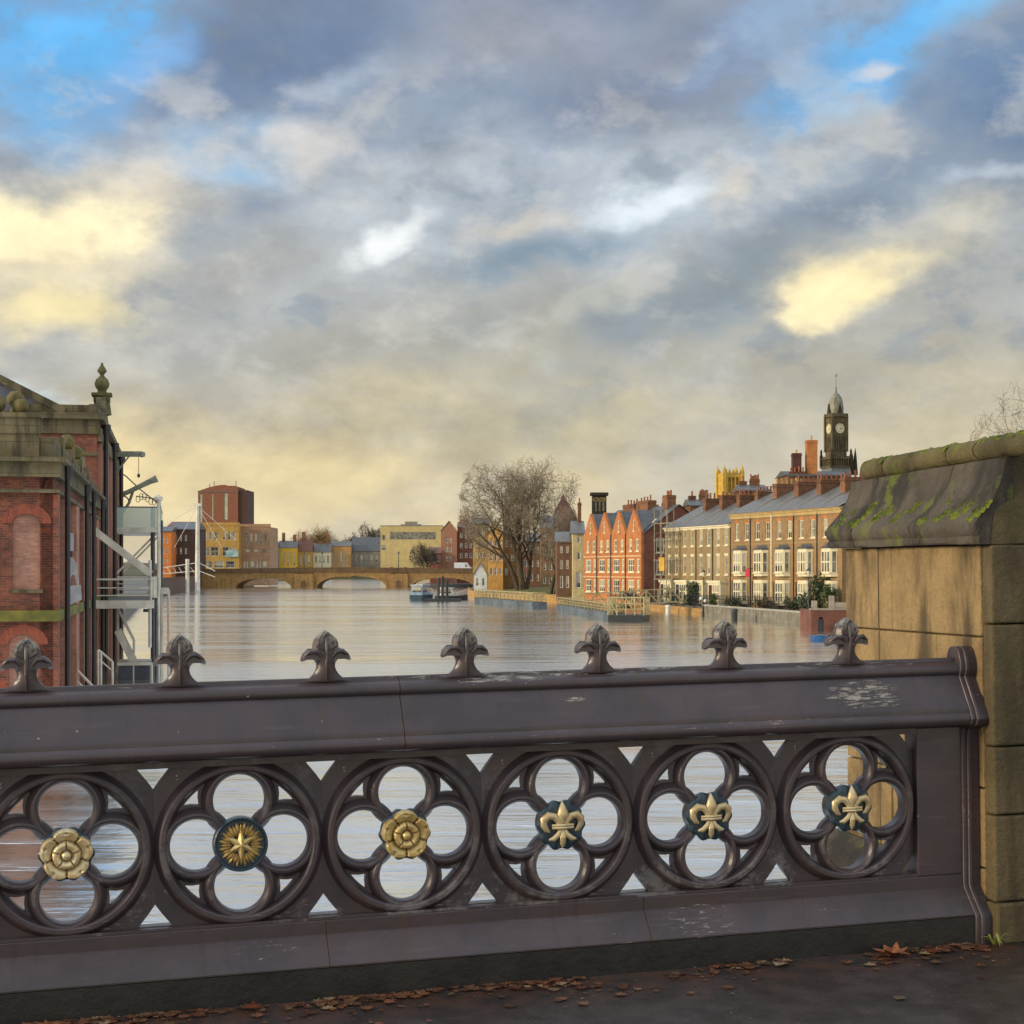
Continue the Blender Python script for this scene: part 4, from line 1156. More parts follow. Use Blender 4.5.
m_darkst = stone('soot_stone', S(74, 66, 52), S(60, 54, 44), S(34, 30, 26), bw=1.2, bh=.4, streak=.4)
tw = block('louvred_tower', 'dark square tower with a flat gilded crown behind the gabled brick building', 'tower', 592.5, 606.5, 496, 262, m_darkst, depth=2.5, zb=1, rows=[(499, 512, [(594.5, 597.2), (598.2, 601), (602, 604.8)])], frame=m_darkst, roofm=m_darkst)
MB().box(-.3, 2.6, -.3, 2.8, 16.22, 16.7).build('crown', m_darkst, tw)
MB().box(.0, 2.3, -.06, -.001, 15.2, 15.9).build('gilt_band', mat('gilt_band', S(150, 122, 60), S(70, 60, 40), 3, .5), tw)
hr = block('church', 'dark brown church with a steep hipped roof rising behind the bare tree', 'church', 552, 576, 521, 300, brick('dark_church_brick', S(112, 74, 54), S(92, 60, 46), S(90, 70, 54)), depth=10, roof='hip', rh=28, roofm=m_tile)
MB().tube([(4.5 * .5, 5, 13.9), (2.25, 5, 18.5)], [.5, .02], 6).build('spirelet', m_dark, hr)
block('narrow_house', 'narrow cream-fronted house with a slate roof, left of the gabled brick building', 'house', 573, 584, 533, 232, mat('cream_render', S(206, 186, 132), S(186, 166, 116), 1.5, .8), zb=1.0, rows=[(537, 543, [(577, 580.5)]), (552, 560, [(577, 580.5)]), (572, 588, [(576, 581)])], roof='ridge', rh=13, depth=9, stacks=[(579, 582.5, 502, 1)])
block('narrow_house', 'narrow dark brown house at the right edge of the bare tree', 'house', 557, 573, 541, 236, brick('umber_brick', S(122, 86, 62), S(100, 70, 52), S(104, 82, 64)), zb=1.0, rows=[(546, 553, [(560, 562.5), (566, 568.5)]), (560, 569, [(560, 562.5), (566, 568.5)]), (576, 588, [(560, 563), (566, 569)])], roof='ridge', rh=10, depth=9)
# riverside houses behind the tree
k_ = 'houses behind the bare tree'
block('riverside_house', 'buff four-storey house at the left edge of the bare tree', 'house', 473, 488, 523, 330, stone('buff_stone', S(186, 162, 104), S(168, 146, 96), S(104, 90, 62), bw=1.2, bh=.4), zb=1, rows=[(y, y + 6, [(475, 477.5), (480, 482.5), (485, 487)]) for y in (528, 540, 552)], roof='ridge', rh=6, group=k_)
block('riverside_house', 'yellow gabled house behind the left side of the bare tree', 'house', 488, 503, 534, 320, mat('yellow_render', S(218, 164, 84), S(196, 144, 74), 1.5, .8), zb=1, rows=[(y, y + 7, [(490, 492.5), (494.5, 497), (499, 501.5)]) for y in (540, 554, 568)], roof='gable', rh=14, group=k_)
block('riverside_house', 'ochre brick house with a flat parapet, directly behind the bare tree trunk', 'house', 503, 522, 519, 325, brick('ochre_brick', S(180, 134, 78), S(160, 116, 66), S(150, 122, 84)), zb=1, rows=[(y, y + 7, [(505, 508), (511, 514), (517, 520)]) for y in (526, 540, 554, 568)], group=k_, stacks=[(508, 514, 512, 4)])
block('riverside_house', 'low rose-brown house between the bare tree trunk and its second trunk', 'house', 522, 541, 541, 300, brick('rose_brick', S(158, 112, 84), S(136, 96, 72), S(134, 108, 86)), zb=1, rows=[(y, y + 7, [(524, 527), (530, 533), (536, 539)]) for y in (546, 560, 574)], roof='ridge', rh=9, group=k_)
block('riverside_house', 'tall brown house behind the second trunk of the bare tree', 'house', 541, 557, 527, 290, brick('fawn_brick', S(146, 112, 78), S(128, 96, 66), S(122, 100, 76)), zb=1, rows=[(y, y + 7, [(543, 546), (549, 552)]) for y in (533, 548, 563, 577)], roof='ridge', rh=12, group=k_)
block('boathouse', 'small white cottage with a steep dark roof at the right end of the arched bridge', 'cottage', 474, 487, 575, 285, m_white, zb=1.2, rows=[(578, 586, [(476, 479), (482, 485)])], roof='gable', rh=12, roofm=m_dark, depth=8)

# clock tower
ct = empty('clock_tower', 'slim stone clock tower with a domed lantern roof and weather vane behind the brown terrace', 'tower', loc=(W(836, 0, 230).x, 230, 1), rz=R(17))
k = 230 / F
def zz(y): return H + (HY - y) * k - 1
m_cts = stone('tower_stone', S(118, 104, 74), S(98, 86, 62), S(44, 38, 30), bw=1.0, bh=.36, streak=.6)
wd = 1.62
cmb = MB().box(-wd, wd, -wd, wd, -1, zz(470)).box(-wd * .86, wd * .86, -wd * .86, wd * .86, zz(470), zz(457))
cmb.box(-wd * .88, wd * .88, -wd * .88, wd * .88, zz(457), zz(418))
for s in (-1, 1):
    for s2 in (-1, 1): cmb.box(s * wd * .88 - .22, s * wd * .88 + .22, s2 * wd * .88 - .22, s2 * wd * .88 + .22, zz(452), zz(417))
cmb.box(-wd, wd, -wd, wd, zz(417.5), zz(414)).box(-wd * 1.08, wd * 1.08, -wd * 1.08, wd * 1.08, zz(459), zz(456.5))
cmb.build('shaft', m_cts, ct)
lm = MB()
for sgn, ax in ((-1, 'y'), (-1, 'x'), (1, 'x'), (1, 'y')):
    for q in range(5):
        c = -wd * .55 + wd * 1.1 * q / 4
        if ax == 'y': lm.box(c - .08, c + .08, sgn * wd * .88 - .05, sgn * wd * .88 + .05, zz(452), zz(437))
        else: lm.box(sgn * wd * .88 - .05, sgn * wd * .88 + .05, c - .08, c + .08, zz(452), zz(437))
lm.build('louvres', m_darkst, ct)
for nm_, rot in (('front', 0), ('side', -90)):
    face = MB().lathe([(0, -.06), (.78, -.06), (.82, -.10), (.90, -.10), (.90, .02)], (0, -wd * .88, 0), 32, 'y').build('clock_face', mat('clock_dial', S(226, 214, 170), S(206, 194, 150), 2, .5, var=.02), ct)
    face.location = (0, 0, zz(429)); face.rotation_euler = (0, 0, R(rot)); face.scale = (1, 1, .78)
    hm = MB()
    for q in range(12):
        a = q * PI / 6; hm.beam((.60 * math.sin(a), -wd * .88 - .075, .60 * math.cos(a)), (.74 * math.sin(a), -wd * .88 - .075, .74 * math.cos(a)), .07, .03)
    for a, l, wid in ((R(128), .42, .10), (R(85), .64, .07)): hm.beam((0, -wd * .88 - .085, 0), (l * math.sin(a), -wd * .88 - .085, l * math.cos(a)), wid, .03)
    hm.build('hands', m_black, face)
dm = MB()
pr = [(1.45, zz(414)), (1.42, zz(408)), (1.30, zz(402.5)), (1.05, zz(398)), (.62, zz(394.5)), (.22, zz(392.5)), (.14, zz(390)), (.16, zz(388.5)), (.07, zz(386.5)), (.05, zz(380))]
dm.lathe(pr, (0, 0, 0), 8)
dm.build('dome', mat('lead_dome', S(150, 146, 118), S(112, 110, 90), 1.5, .5, var=.3), ct)
vm = MB().tube([(0, 0, zz(382)), (0, 0, zz(374))], .035, 5).beam((-.35, 0, zz(376)), (.3, 0, zz(376)), .05).beam((.12, 0, zz(376.5)), (.12, 0, zz(373.5)), .1, .03)
vm.build('weather_vane', m_black, ct)
dmr = MB()
for a in (0, -90): 
    q = Matrix.Rotation(R(a), 3, 'Z')
    for v0 in ([(-.5, -1.62, zz(414)), (.5, -1.62, zz(414)), (0, -1.62, zz(404))],):
        pts_ = [q @ Vector(p) for p in v0] + [q @ Vector((p[0], -.6, p[2])) for p in v0]
        dmr.add(pts_, [(0, 1, 2), (0, 2, 5, 3), (1, 4, 5, 2)])
dmr.build('dormer', m_darkst, ct)
bal = MB()
for ax in range(4):
    q = Matrix.Rotation(R(90 * ax), 3, 'Z')
    for j in range(9):
        c = -1.9 + 3.8 * j / 8
        p = q @ Vector((c, -1.95, 0)); bal.box(p.x - .09, p.x + .09, p.y - .09, p.y + .09, zz(466), zz(459))
    a_, b_ = q @ Vector((-2, -1.95, zz(458.6))), q @ Vector((2, -1.95, zz(458.6))); bal.beam(a_, b_, .26, .2)
    for s in (-1, 1):
        p = q @ Vector((s * 1.98, -1.98, 0)); bal.box(p.x - .22, p.x + .22, p.y - .22, p.y + .22, zz(467), zz(455)); 
        bal.tube([(p.x, p.y, zz(455)), (p.x, p.y, zz(451)), (p.x, p.y, zz(449))], [.2, .24, .04], 6)
bal.box(-2.1, 2.1, -2.1, 2.1, zz(468.5), zz(466.2))
bal.build('balustrade', m_cts, ct)
MB().box(-1.95, 1.95, -1.95, 1.95, zz(489), zz(468.6)).build('base_stage', mat('lead_grey', S(126, 130, 124), S(108, 112, 108), 1, .6), ct)
for sx, h_ in ((2.6, 452), (3.3, 448)):
    o = MB().lathe([(.55, zz(475)), (.42, zz(465)), (.30, zz(457)), (.04, zz(h_))], (sx, -1.2, 0), 6).build('spirelet', m_darkst, ct)
ct.scale = (.78, .78, 1)
# roofs and stacks behind the brown terrace
bh = block('rear_house', 'brick house with tall chimney stacks behind the brown terrace and beside the clock tower', 'house', 788, 846, 475, 205, m_stack, zb=1, depth=9, roof='ridge', rh=6, roofm=m_dark)
k5 = 205 / F
for x0, x1, yt, mm_ in ((794.5, 803, 453, brick('plum_brick', S(104, 54, 44), S(88, 46, 40), S(90, 66, 54))), (808.5, 819, 440, m_orange)):
    chimney(bh, (x0 - 788) * k5, (x1 - 788) * k5, 1.0, 2.4, 8, H + (HY - yt) * k5 - 1, 1, m=mm_, pm=m_pot2)
chimney(bh, (790 - 788) * k5, (806 - 788) * k5, .5, .95, 10, H + (HY - 472) * k5 - 1, 4)
for x0, x1, yt, Y, lab in ((690, 715, 505, 230, 'brick house with a row of chimneys behind the lower brick terrace'), (742, 768, 490, 220, 'brick house with many chimney pots behind the terrace, below the yellow tower'), (652, 672, 514, 240, 'slate roofed house behind the scaffolding')):
    block('rear_house', lab, 'house', x0, x1, yt, Y, m_stack, zb=1, depth=9, roof='ridge', rh=7, roofm=m_slate_b,
          stacks=[(x0 + 2, x0 + 9, yt - 10, 4), (x0 + 13, x0 + 22, yt - 12, 6)])
# minster tower, far off
mt_ = empty('minster_tower', 'sunlit yellow gothic tower with pinnacles far behind the terraces', 'tower', loc=(W(730, 0, 900).x, 900, 1), rz=R(12))
k9 = 900 / F
m_min = stone('minster_stone', S(226, 186, 84), S(206, 164, 70), S(150, 112, 48), bw=2, bh=.8, streak=.3)
hT = H + (HY - 473.5) * k9 - 1; h0 = H + (HY - 500) * k9
wm = 9.6 * k9
MB().plate(rect(-wm, wm, 0, hT), [rect(-wm * .55 + s * wm * .42, -wm * .55 + wm * .3 + s * wm * .42, hT - 11 , hT - 2.5) for s in (0, 1, 2)], -wm, -wm + 1.2).box(-wm, -wm + 1, -wm + 1.21, wm, 0, hT).box(wm - 1, wm, -wm + 1.21, wm, 0, hT).box(-wm + 1.01, wm - 1.01, -wm + 2, wm, 0, hT - 1.5).build('tower_body', m_min, mt_)
pm_ = MB()
for sx in (-1, 1):
    for sy in (-1, 1):
        pm_.box(sx * wm - .9, sx * wm + .9, sy * wm - .9, sy * wm + .9, 10, hT + 1).lathe([(.9, hT + 1), (.8, hT + 2), (.05, hT + 4.6)], (sx * wm, sy * wm, 0), 6)
for q in range(5):
    for sy in (-1, 1):
        c = -wm + 2 * wm * (q + .5) / 5
        pm_.box(c - .55, c + .55, sy * wm - .35, sy * wm + .35, hT + .001, hT + 1.4).lathe([(.3, hT + 1.4), (.03, hT + 3)], (c, sy * wm, 0), 5)
pm_.build('pinnacles', m_min, mt_)

# ---------------------------------------------------------------- river edge on the right
def wall_run(name, label, pts, h, m, thick=.45, cat='wall', cap=None, zb=-1.0):
    t = empty(name, label, cat, loc=(pts[0][0], pts[0][1], 0))
    mb, cb = MB(), MB()
    for a, b in zip(pts[:-1], pts[1:]):
        a = Vector((a[0] - pts[0][0], a[1] - pts[0][1], 0)); b = Vector((b[0] - pts[0][0], b[1] - pts[0][1], 0))
        n = Vector((0, 0, 1)).cross((b - a).normalized()) * thick / 2
        mb.add([a - n + Vector((0, 0, zb)), b - n + Vector((0, 0, zb)), b + n + Vector((0, 0, zb)), a + n + Vector((0, 0, zb)), a - n + Vector((0, 0, h)), b - n + Vector((0, 0, h)), b + n + Vector((0, 0, h)), a + n + Vector((0, 0, h))],
               [(0, 3, 2, 1), (4, 5, 6, 7), (0, 1, 5, 4), (1, 2, 6, 5), (2, 3, 7, 6), (3, 0, 4, 7)])
        cb.beam(a + Vector((0, 0, h + .075)), b + Vector((0, 0, h + .075)), thick + .16, .15)
    mb.build('wall_body', m, t)
    if cap: cb.build('coping', cap, t)
    return t
m_grey = stone('grey_bank_stone', S(142, 134, 116), S(122, 116, 102), S(70, 64, 54), bw=1.1, bh=.4, streak=.5)
m_ochre = stone('ochre_bank_stone', S(190, 148, 84), S(166, 128, 74), S(104, 82, 50), bw=1.1, bh=.4, streak=.35)
wall_run('embankment_wall', 'grey stone river wall with a pale coping below the brown terraces', [(20.9, 173.5), (24.1, 156), (26.6, 143.2), (27.6, 131)], 1.12, m_grey, cap=mat('pale_coping', S(176, 170, 150), S(150, 146, 130), 2, .7))
wall_run('embankment_wall', 'ochre sunlit river wall below the gabled brick building and the scaffolding', [(13.4, 232), (16.6, 205), (20.9, 173.9)], .78, m_ochre)
wall_run('embankment_wall', 'low ochre river wall below the bare tree and the riverside houses', [(12.9, 232.5), (7.5, 240), (1.5, 250), (-4.5, 268), (-7.5, 290), (-9.2, 340)], 1.3, m_ochre)
def railing(label, pts, z0, h, m=None, step=1.6, group=None, mesh_rows=3, name='railing'):
    t = empty(name, label, 'railing', loc=(pts[0][0], pts[0][1], z0), group=group)
    mb = MB(); pp = None
    O = Vector((pts[0][0], pts[0][1]))
    for a, b in zip(pts[:-1], pts[1:]):
        a, b = Vector(a) - O, Vector(b) - O
        n = max(1, int((b - a).length / step))
        for i in range(n + 1):
            p = a + (b - a) * (i / n)
            if pp is None: pp = po = MB().tube([(0, 0, -.1), (0, 0, h)], .045, 5).build('post', m or m_black, t)
            else: po = pp.copy(); COL.objects.link(po)
            po.location = (p.x, p.y, 0)
        for r in range(mesh_rows): mb.tube([(a.x, a.y, h * (r + 1) / mesh_rows), (b.x, b.y, h * (r + 1) / mesh_rows)], .03, 5)
        m2 = int((b - a).length / .22)
        for i in range(m2):
            p = a + (b - a) * (i / m2); mb.beam((p.x, p.y, h * .1), (p.x, p.y, h * .97), .022)
    mb.build('bars', m or m_black, t)
    return t
def off(p, e, d): return (p.x - e.y * d * -1 * 1.0, p.y)
nF = Vector((-.938, -.346))
def fr(p, d): q = Vector(p) + nF * d; return (q.x, q.y)
railing('black garden railing in front of the taller brown terrace', [fr(Pf, 2.2), fr(Pn - e_n * 2, 2.2)], .95, 1.25)
railing('black garden railing in front of the lower brick row and the gabled building', [fr((14.5, 206), 2.0), fr(Pg, 2.0), fr(Pf, 2.2)], .95, 1.2)
# leafy bushes
def bush(name, label, c, rx, ry, rz_, m, n=900, leaf_=.12, cat='bush', group=None, seed=1, stem=True):
    t = empty(name, label, cat, loc=c, group=group)
    r_ = random.Random(seed); mb = MB()
    lob = [(Vector((max(-.7, min(.7, r_.gauss(0, .4))) * rx, max(-.7, min(.7, r_.gauss(0, .4))) * ry, min(.72, max(.22, .5 + r_.gauss(0, .25))) * rz_)), r_.uniform(.35, .6)) for _ in range(9)]
    for _ in range(n):
        c0, q = r_.choice(lob)
        dd = Vector((r_.gauss(0, 1), r_.gauss(0, 1), r_.gauss(0, 1))).normalized() * (r_.random() ** .4)
        p = c0 + Vector((dd.x * rx * q, dd.y * ry * q, dd.z * rz_ * .6 * q)); p.z = abs(p.z) + .05
        a = Vector((r_.gauss(0, 1), r_.gauss(0, 1), r_.gauss(0, 1))).normalized(); b = a.cross(Vector((r_.gauss(0, 1), r_.gauss(0, 1), 1))).normalized()
        s = leaf_ * r_.uniform(.6, 1.4)
        mb.add([p - a * s, p + b * s * .5, p + a * s, p - b * s * .5], [(0, 1, 2, 3)])
    mb.build('foliage', m, t)
    if stem:
        sm_ = MB()
        for _ in range(5): sm_.tube([(0, 0, -.1), (r_.gauss(0, .25) * rx, r_.gauss(0, .25) * ry, rz_ * .4), (r_.gauss(0, .45) * rx, r_.gauss(0, .45) * ry, rz_ * .8)], [.06, .04, .015], 5)
        sm_.build('stems', MATS['bark'] if 'bark' in MATS else mat('bark', S(96, 78, 54), S(68, 56, 40), 3, .9, .02), t)
    return t
def leafm(name, a, b):
    if name in MATS: return MATS[name]
    m, t, bs = newmat(name)
    P = t.new('ShaderNodeNewGeometry')
    t.put(bs.inputs['Base Color'], t.mix(P.outputs['Random Per Island'], a, b)); bs.inputs['Roughness'].default_value = .6
    MATS[name] = m; return m
m_lf1 = leafm('dark_leaf', (.035, .055, .022, 1), (.07, .09, .035, 1))
m_lf2 = leafm('mid_leaf', (.07, .11, .03, 1), (.13, .15, .05, 1))
m_lf3 = leafm('dry_leaf', (.12, .085, .04, 1), (.07, .06, .03, 1))
p_ = fr(Pn - e_n * 2.3, .9); bush('ivy_bush', 'dark ivy mass climbing the foot of the near brown house', (p_[0], p_[1], .95), 2.4, .8, 3.6, m_lf1, 1800, .15, seed=3)
p_ = fr(Pn - e_n * .4, 1.2); bush('ivy_bush', 'lighter green bush between the dark ivy and the stone pier', (p_[0], p_[1], .95), .9, .7, 2.6, m_lf2, 700, .13, seed=5)
p_ = fr(Pg + e_f * wF * 2.45, 1.9); bush('round_bush', 'dark round evergreen bush in front of the lower brick row', (p_[0], p_[1], .95), 1.3, 1.1, 2.9, m_lf1, 1100, .13, seed=8)
p_ = fr(Pg + e_f * wF * 1.35, 1.9); bush('round_bush', 'small dark bush by a cream bay of the lower brick row', (p_[0], p_[1], .95), .7, .7, 2.0, m_lf1, 500, .12, seed=9)
p_ = fr((16.9, 205), 1.2); bush('round_bush', 'low dark bush at the foot of the gabled brick building', (p_[0], p_[1], .95), 2.4, .9, 1.5, m_lf1, 900, .13, seed=10)
for q, (f_, lab) in enumerate(((.15, 'low hedge behind the railing at the far end of the taller terrace'), (.45, 'low hedge behind the railing at the middle of the taller terrace'), (.72, 'low hedge behind the railing near the tall street lamp'))):
    c_ = fr(Pf + e_n * LN * f_, 1.7); bush('hedge', lab, (c_[0], c_[1], .95), .9, 2.2, 1.1, m_lf1 if q != 1 else m_lf3, 700, .12, seed=12 + q, cat='hedge')
bush('weed_bush', 'green bush at the foot of the twin globe lamp', (21.9, 173.5, .9), .7, .7, 1.6, m_lf2, 400, .12, seed=21)
# lamps
def lamp(label, x, Y, z0, h, kind, group=None):
    X = (x - 512) / F * Y
    t = empty('street_lamp', label, 'street lamp', loc=(X, Y, z0))
    MB().lathe([(0, -.6), (.20, -.6), (.20, .25), (.13, .35), (.10, .9), (.07, 1.0), (.055, 1.1), (.045, h - .9), (.07, h - .85), (.045, h - .8), (.045, h - .62), (0, h - .62)], (0, 0, 0), 10).build('post', m_black, t)
    if kind == 'lantern':
        MB().lathe([(.07, h - .62), (.20, h - .14), (.20, h - .12)], (0, 0, 0), 4).build('lantern', mat('lamp_glass', S(206, 200, 176), S(190, 184, 160), 2, .3), t)
        MB().lathe([(.25, h - .12), (.20, h - .05), (.08, h + .05), (.05, h + .16), (0, h + .2)], (0, 0, 0), 4).tube([(-.3, 0, h - .8), (.3, 0, h - .8)], .02, 5).build('lantern_cap', m_black, t)
    else:
        MB().tube([(0, 0, h - .62), (0, 0, h - .45), (-.22, 0, h - .35)], .03, 6).tube([(0, 0, h - .6), (.2, 0, h - .62), (.24, 0, h - .52)], .03, 6).build('arms', m_black, t)
        for dx_, dz_ in ((-.22, -.12), (.24, -.38)):
            MB().lathe([(0, -.2), (.12, -.16), (.2, 0), (.12, .16), (0, .2)], (dx_, 0, h + dz_), 12).build('globe', m_white, t, smooth=80)
    return t
lamp('tall black street lamp with a lantern on the river wall before the near terrace', 808.5, 142.5, .3, 4.75, 'lantern')
lamp('black street lamp with a lantern standing before the lower brick row', 703.5, 177, 1.0, 3.9, 'lantern')
lamp('low black lamp with two white globes at the corner of the river wall', 703, 173, .1, 1.95, 'globes')
# brick landing at the near end
ld = empty('brick_landing', 'small brick river landing with a pale stone parapet and an arched doorway', 'landing', loc=(24.4, 130.5, 0))
kL = 130.5 / F
MB().plate(rect(0, 5, -1, 1.72), [[(.55, -.9), (1.05, -.9), (1.05, .9), (.95, 1.12), (.8, 1.2), (.65, 1.12), (.55, .9)]], 0, .4).box(0, .4, .401, 5, -1, 1.72).box(.401, 5, .5, 5, -1, 1.3).build('wall', m_red, ld)
MB().box(-.08, 5, -.08, .5, 1.721, 1.88).box(.1, .5, .0, .4, 1.881, 2.5).box(1.6, 5, .05, .35, 1.881, 2.35).box(1.5, 1.9, 0, .4, 1.881, 2.9).build('parapet', mat('pale_landing_stone', S(176, 160, 138), S(150, 136, 116), 2, .8), ld)
MB().box(.56, 1.04, .3, .36, -.9, 1.0).build('gate', m_dark, ld)
# bollards, buoy
def bollard(label, x, yb, h, m, cat='bollard', name='bollard'):
    Y = 8000 / (yb - 570); X = (x - 512) / F * Y
    o = MB().lathe([(0, -.6), (.28, -.6), (.28, h * .75), (.34, h * .8), (.30, h * .95), (.15, h), (0, h)], (0, 0, 0), 12).build(name, m, smooth=50); o.location = (X, Y, 0); tag(o, label, cat)
bollard('black mooring post in the water before the grey river wall', 734.5, 621.5, 1.25, m_black)
bollard('white marker buoy in the water before the ochre river wall', 668, 613.5, 1.0, m_white, 'buoy', 'marker_buoy')
# ================================================================ the brick warehouse on the left bank
C0 = Vector((-14.34, 50.0)); eL = Vector((-.2055, .9787)).normalized()
LBM = frame_mtx((C0.x, C0.y, 0), eL)
def t_of(x): k = (x - 512) / F; return (C0.x - 50 * k) / (-eL.x + eL.y * k)
def d_of(t, x): k = (x - 512) / F; return (k * (50 + eL.y * t) - (C0.x + eL.x * t)) / (eL.y + k * eL.x)   # outward distance
def z_of(t, y, d=0): return H + (HY - y) * (50 + eL.y * t - d * eL.x * 1.0) / F
m_wb = brick('warehouse_brick', S(162, 82, 58), S(104, 56, 46), S(128, 104, 84), dirt=.42, patch=S(186, 88, 60), msize=.012)
m_wb2 = brick('warehouse_brick_pale', S(196, 138, 114), S(168, 112, 94), S(160, 132, 112), dirt=.2, msize=.012)
m_wst = stone('warehouse_stone', S(132, 118, 88), S(108, 98, 74), S(52, 48, 36), bw=1.4, bh=.5, streak=.75, moss=.45)
m_mossband = mat('mossy_stone_band', S(132, 124, 52), S(96, 94, 44), 1.6, .9, .02)
wh = empty('riverside_warehouse', 'red brick warehouse with mossy stone bands, rising from the river on the left', 'warehouse', mtx=LBM)
def archhole(c, w, z0, z1, n=7):
    r = w / 2
    return [(c - r, z0), (c + r, z0)] + [(c + r * math.cos(PI * i / n), z1 - r * .7 + r * .7 * math.sin(PI * i / n)) for i in range(n + 1)]
L1 = 28.3
# river wall of the wing
ups = [(1.35, .8), (6.9, 1.5), (11.9, 1.5), (17.2, 1.5), (22.6, 1.5)]
holes = [archhole(c, w, 4.9, 7.0) for c, w in ups] + [archhole(c, w, 1.0, 3.0) for c, w in ups[1:]]
MB().plate(rect(.0, L1, -2, 8.5), holes, 0, .4).build('river_wall', m_wb, wh)
for c, w in ups: 
    MB().add([(c - w, .26, 4.8), (c + w, .26, 4.8), (c + w, .26, 7.2), (c - w, .26, 7.2)], [(0, 1, 2, 3)]).build('window', m_glass, wh)
for c, w in ups[1:]: MB().add([(c - w, .3, .8), (c + w, .3, .8), (c + w, .3, 3.2), (c - w, .3, 3.2)], [(0, 1, 2, 3)]).build('window', m_glass, wh)
# pilasters, pipes
for t_ in (.0, 3.3, 9.1, 9.9, 14.2, 15.0, 19.6, 20.4, 25.0, 25.8):
    MB().box(t_ + .002, t_ + .75, -.16 - .012 * (t_ % 2), -.002, -2, 7.38).build('pilaster', m_wb2 if t_ > 1 else m_wb, wh)
def pipe(t_, z0, z1, r=.09, d=.3):
    MB().tube([(t_, -d, z0), (t_, -d, z1 - .3), (t_, -d + .1, z1)], r, 7).lathe([(r, 0), (r * 2, .25), (r * 2, .5), (0, .5)], (t_, -d, z1 - .3), 8).build('drainpipe', m_black, wh)
for t_ in (2.1, 13.66, 19.2, 27.6): pipe(t_, -1, 8.2)
# front wall facing the bridge, with a blind arched recess
fw = MB().plate(rect(.001, 16, -2, 8.5), [archhole(.80, .86, 4.40, 6.75), archhole(5.0, 1.0, 4.4, 6.75), archhole(.9, .9, .2, 3.0)], 0, .12)
fw.v = [(y - .0, x, z) for x, y, z in fw.v]
fw.build('front_wall', m_wb, wh)
bk = MB().box(.1205, .4, .4, 15.99, -2, 8.49); bk.build('recess_back', m_wb2, wh)
def ring_arch(c, w, z1, wid, y0, mt, nm):
    n = 12; r = w / 2; vs, q = [], []
    sp = z1 - r * .7
    for i in range(n + 1):
        a = PI * i / n
        vs += [(y0, c + r * math.cos(a), sp + r * .7 * math.sin(a)), (y0, c + (r + wid) * math.cos(a), sp + (r * .7 + wid) * math.sin(a))]
    m_ = len(vs); vs += [(.05, p[1], p[2]) for p in vs]
    for i in range(n):
        a = 2 * i
        q += [(a, a + 1, a + 3, a + 2), (m_ + a, m_ + a + 2, m_ + a + 3, m_ + a + 1), (a, a + 2, m_ + a + 2, m_ + a), (a + 1, m_ + a + 1, m_ + a + 3, a + 3)]
    return MB().add(vs, q).build(nm, mt, wh)
m_rub = brick('rubbed_red_brick', S(176, 88, 62), S(140, 66, 50), S(130, 96, 76), bw=.08, bh=.23, dirt=.1)
ring_arch(.80, .86, 6.75, .32, -.02, m_rub, 'brick_arch'); ring_arch(5.0, 1.0, 6.75, .32, -.02, m_rub, 'brick_arch'); ring_arch(.9, .9, 3.0, .3, -.02, m_rub, 'brick_arch')
MB().box(-.06, .05, .3, 1.3, 4.28, 4.395).build('sill', m_wst, wh)
# stone bands run round both walls
def band(z0, z1, out, m, nm, t0=0.0, t1=L1, fy=16):
    MB().box(t0 - out, t1, -out, -.0015 if out < .25 else .02, z0, z1).build(nm, m, wh)
    MB().box(-out, -.0015 if out < .25 else .02, -out + .0005 + out, fy, z0, z1).build(nm, m, wh)
band(3.40, 3.74, .20, m_mossband, 'mossy_band')
band(7.40, 7.52, .20, m_wst, 'string_course')
band(7.90, 8.36, .22, m_wst, 'frieze'); band(8.365, 8.52, .42, m_wst, 'cornice')
# parapet with dies and ball finials
for a, b in ((0.2, 3.6), (4.6, 9.2), (10.2, 14.6), (15.6, 19.8), (20.8, 28.2)):
    MB().box(a, b, .0, .4, 8.521, 9.15).build('parapet_panel', m_wst, wh)
for t_ in (3.6, 9.2, 14.6, 19.8):
    MB().box(t_ + .002, t_ + .998, -.06, .5, 8.521, 9.45).build('parapet_die', m_wst, wh)
MB().box(.0, .42, .42, 15, 8.521, 9.25).box(-.05, .5, .42, 2.2, 9.251, 9.75).box(-.12, .58, .35, 2.3, 9.751, 9.9).build('parapet_block', m_wst, wh)
m_ball = mat('mossy_ball', S(122, 108, 58), S(84, 80, 46), 3, .9, .03)
for (bx, by, bz, r) in ((.25, 1.0, 10.22, .30), (.25, 1.75, 10.30, .36), (.8, 1.2, 10.5, .32), (9.7, .22, 9.85, .36), (14.9, .22, 9.85, .36)):
    r *= .84; bz -= .12
    def bf(i, j, r=r):
        a = 2 * PI * i / 18; h = PI * j / 10
        k = r * (1 + .10 * noise.noise((bx * 3 + math.cos(a) * 1.6, math.sin(a) * 1.6, bz + h * 1.2)) + .05 * noise.noise((bx + math.cos(a) * 5, math.sin(a) * 5, h * 4)))
        return (bx + k * math.sin(h) * math.cos(a), by + k * math.sin(h) * math.sin(a), bz - k * math.cos(h) * 1.02)
    MB().grid(bf, 18, 11, wrap_u=True).lathe([(r * .7, -r * 1.5), (r * .6, -r * 1.15), (r * .4, -r * .9)], (bx, by, bz), 14).build('ball_finial', m_ball, wh, smooth=60)
MB().box(.401, L1, .401, 16, 8.3, 8.45).build('flat_roof', m_dark, wh)
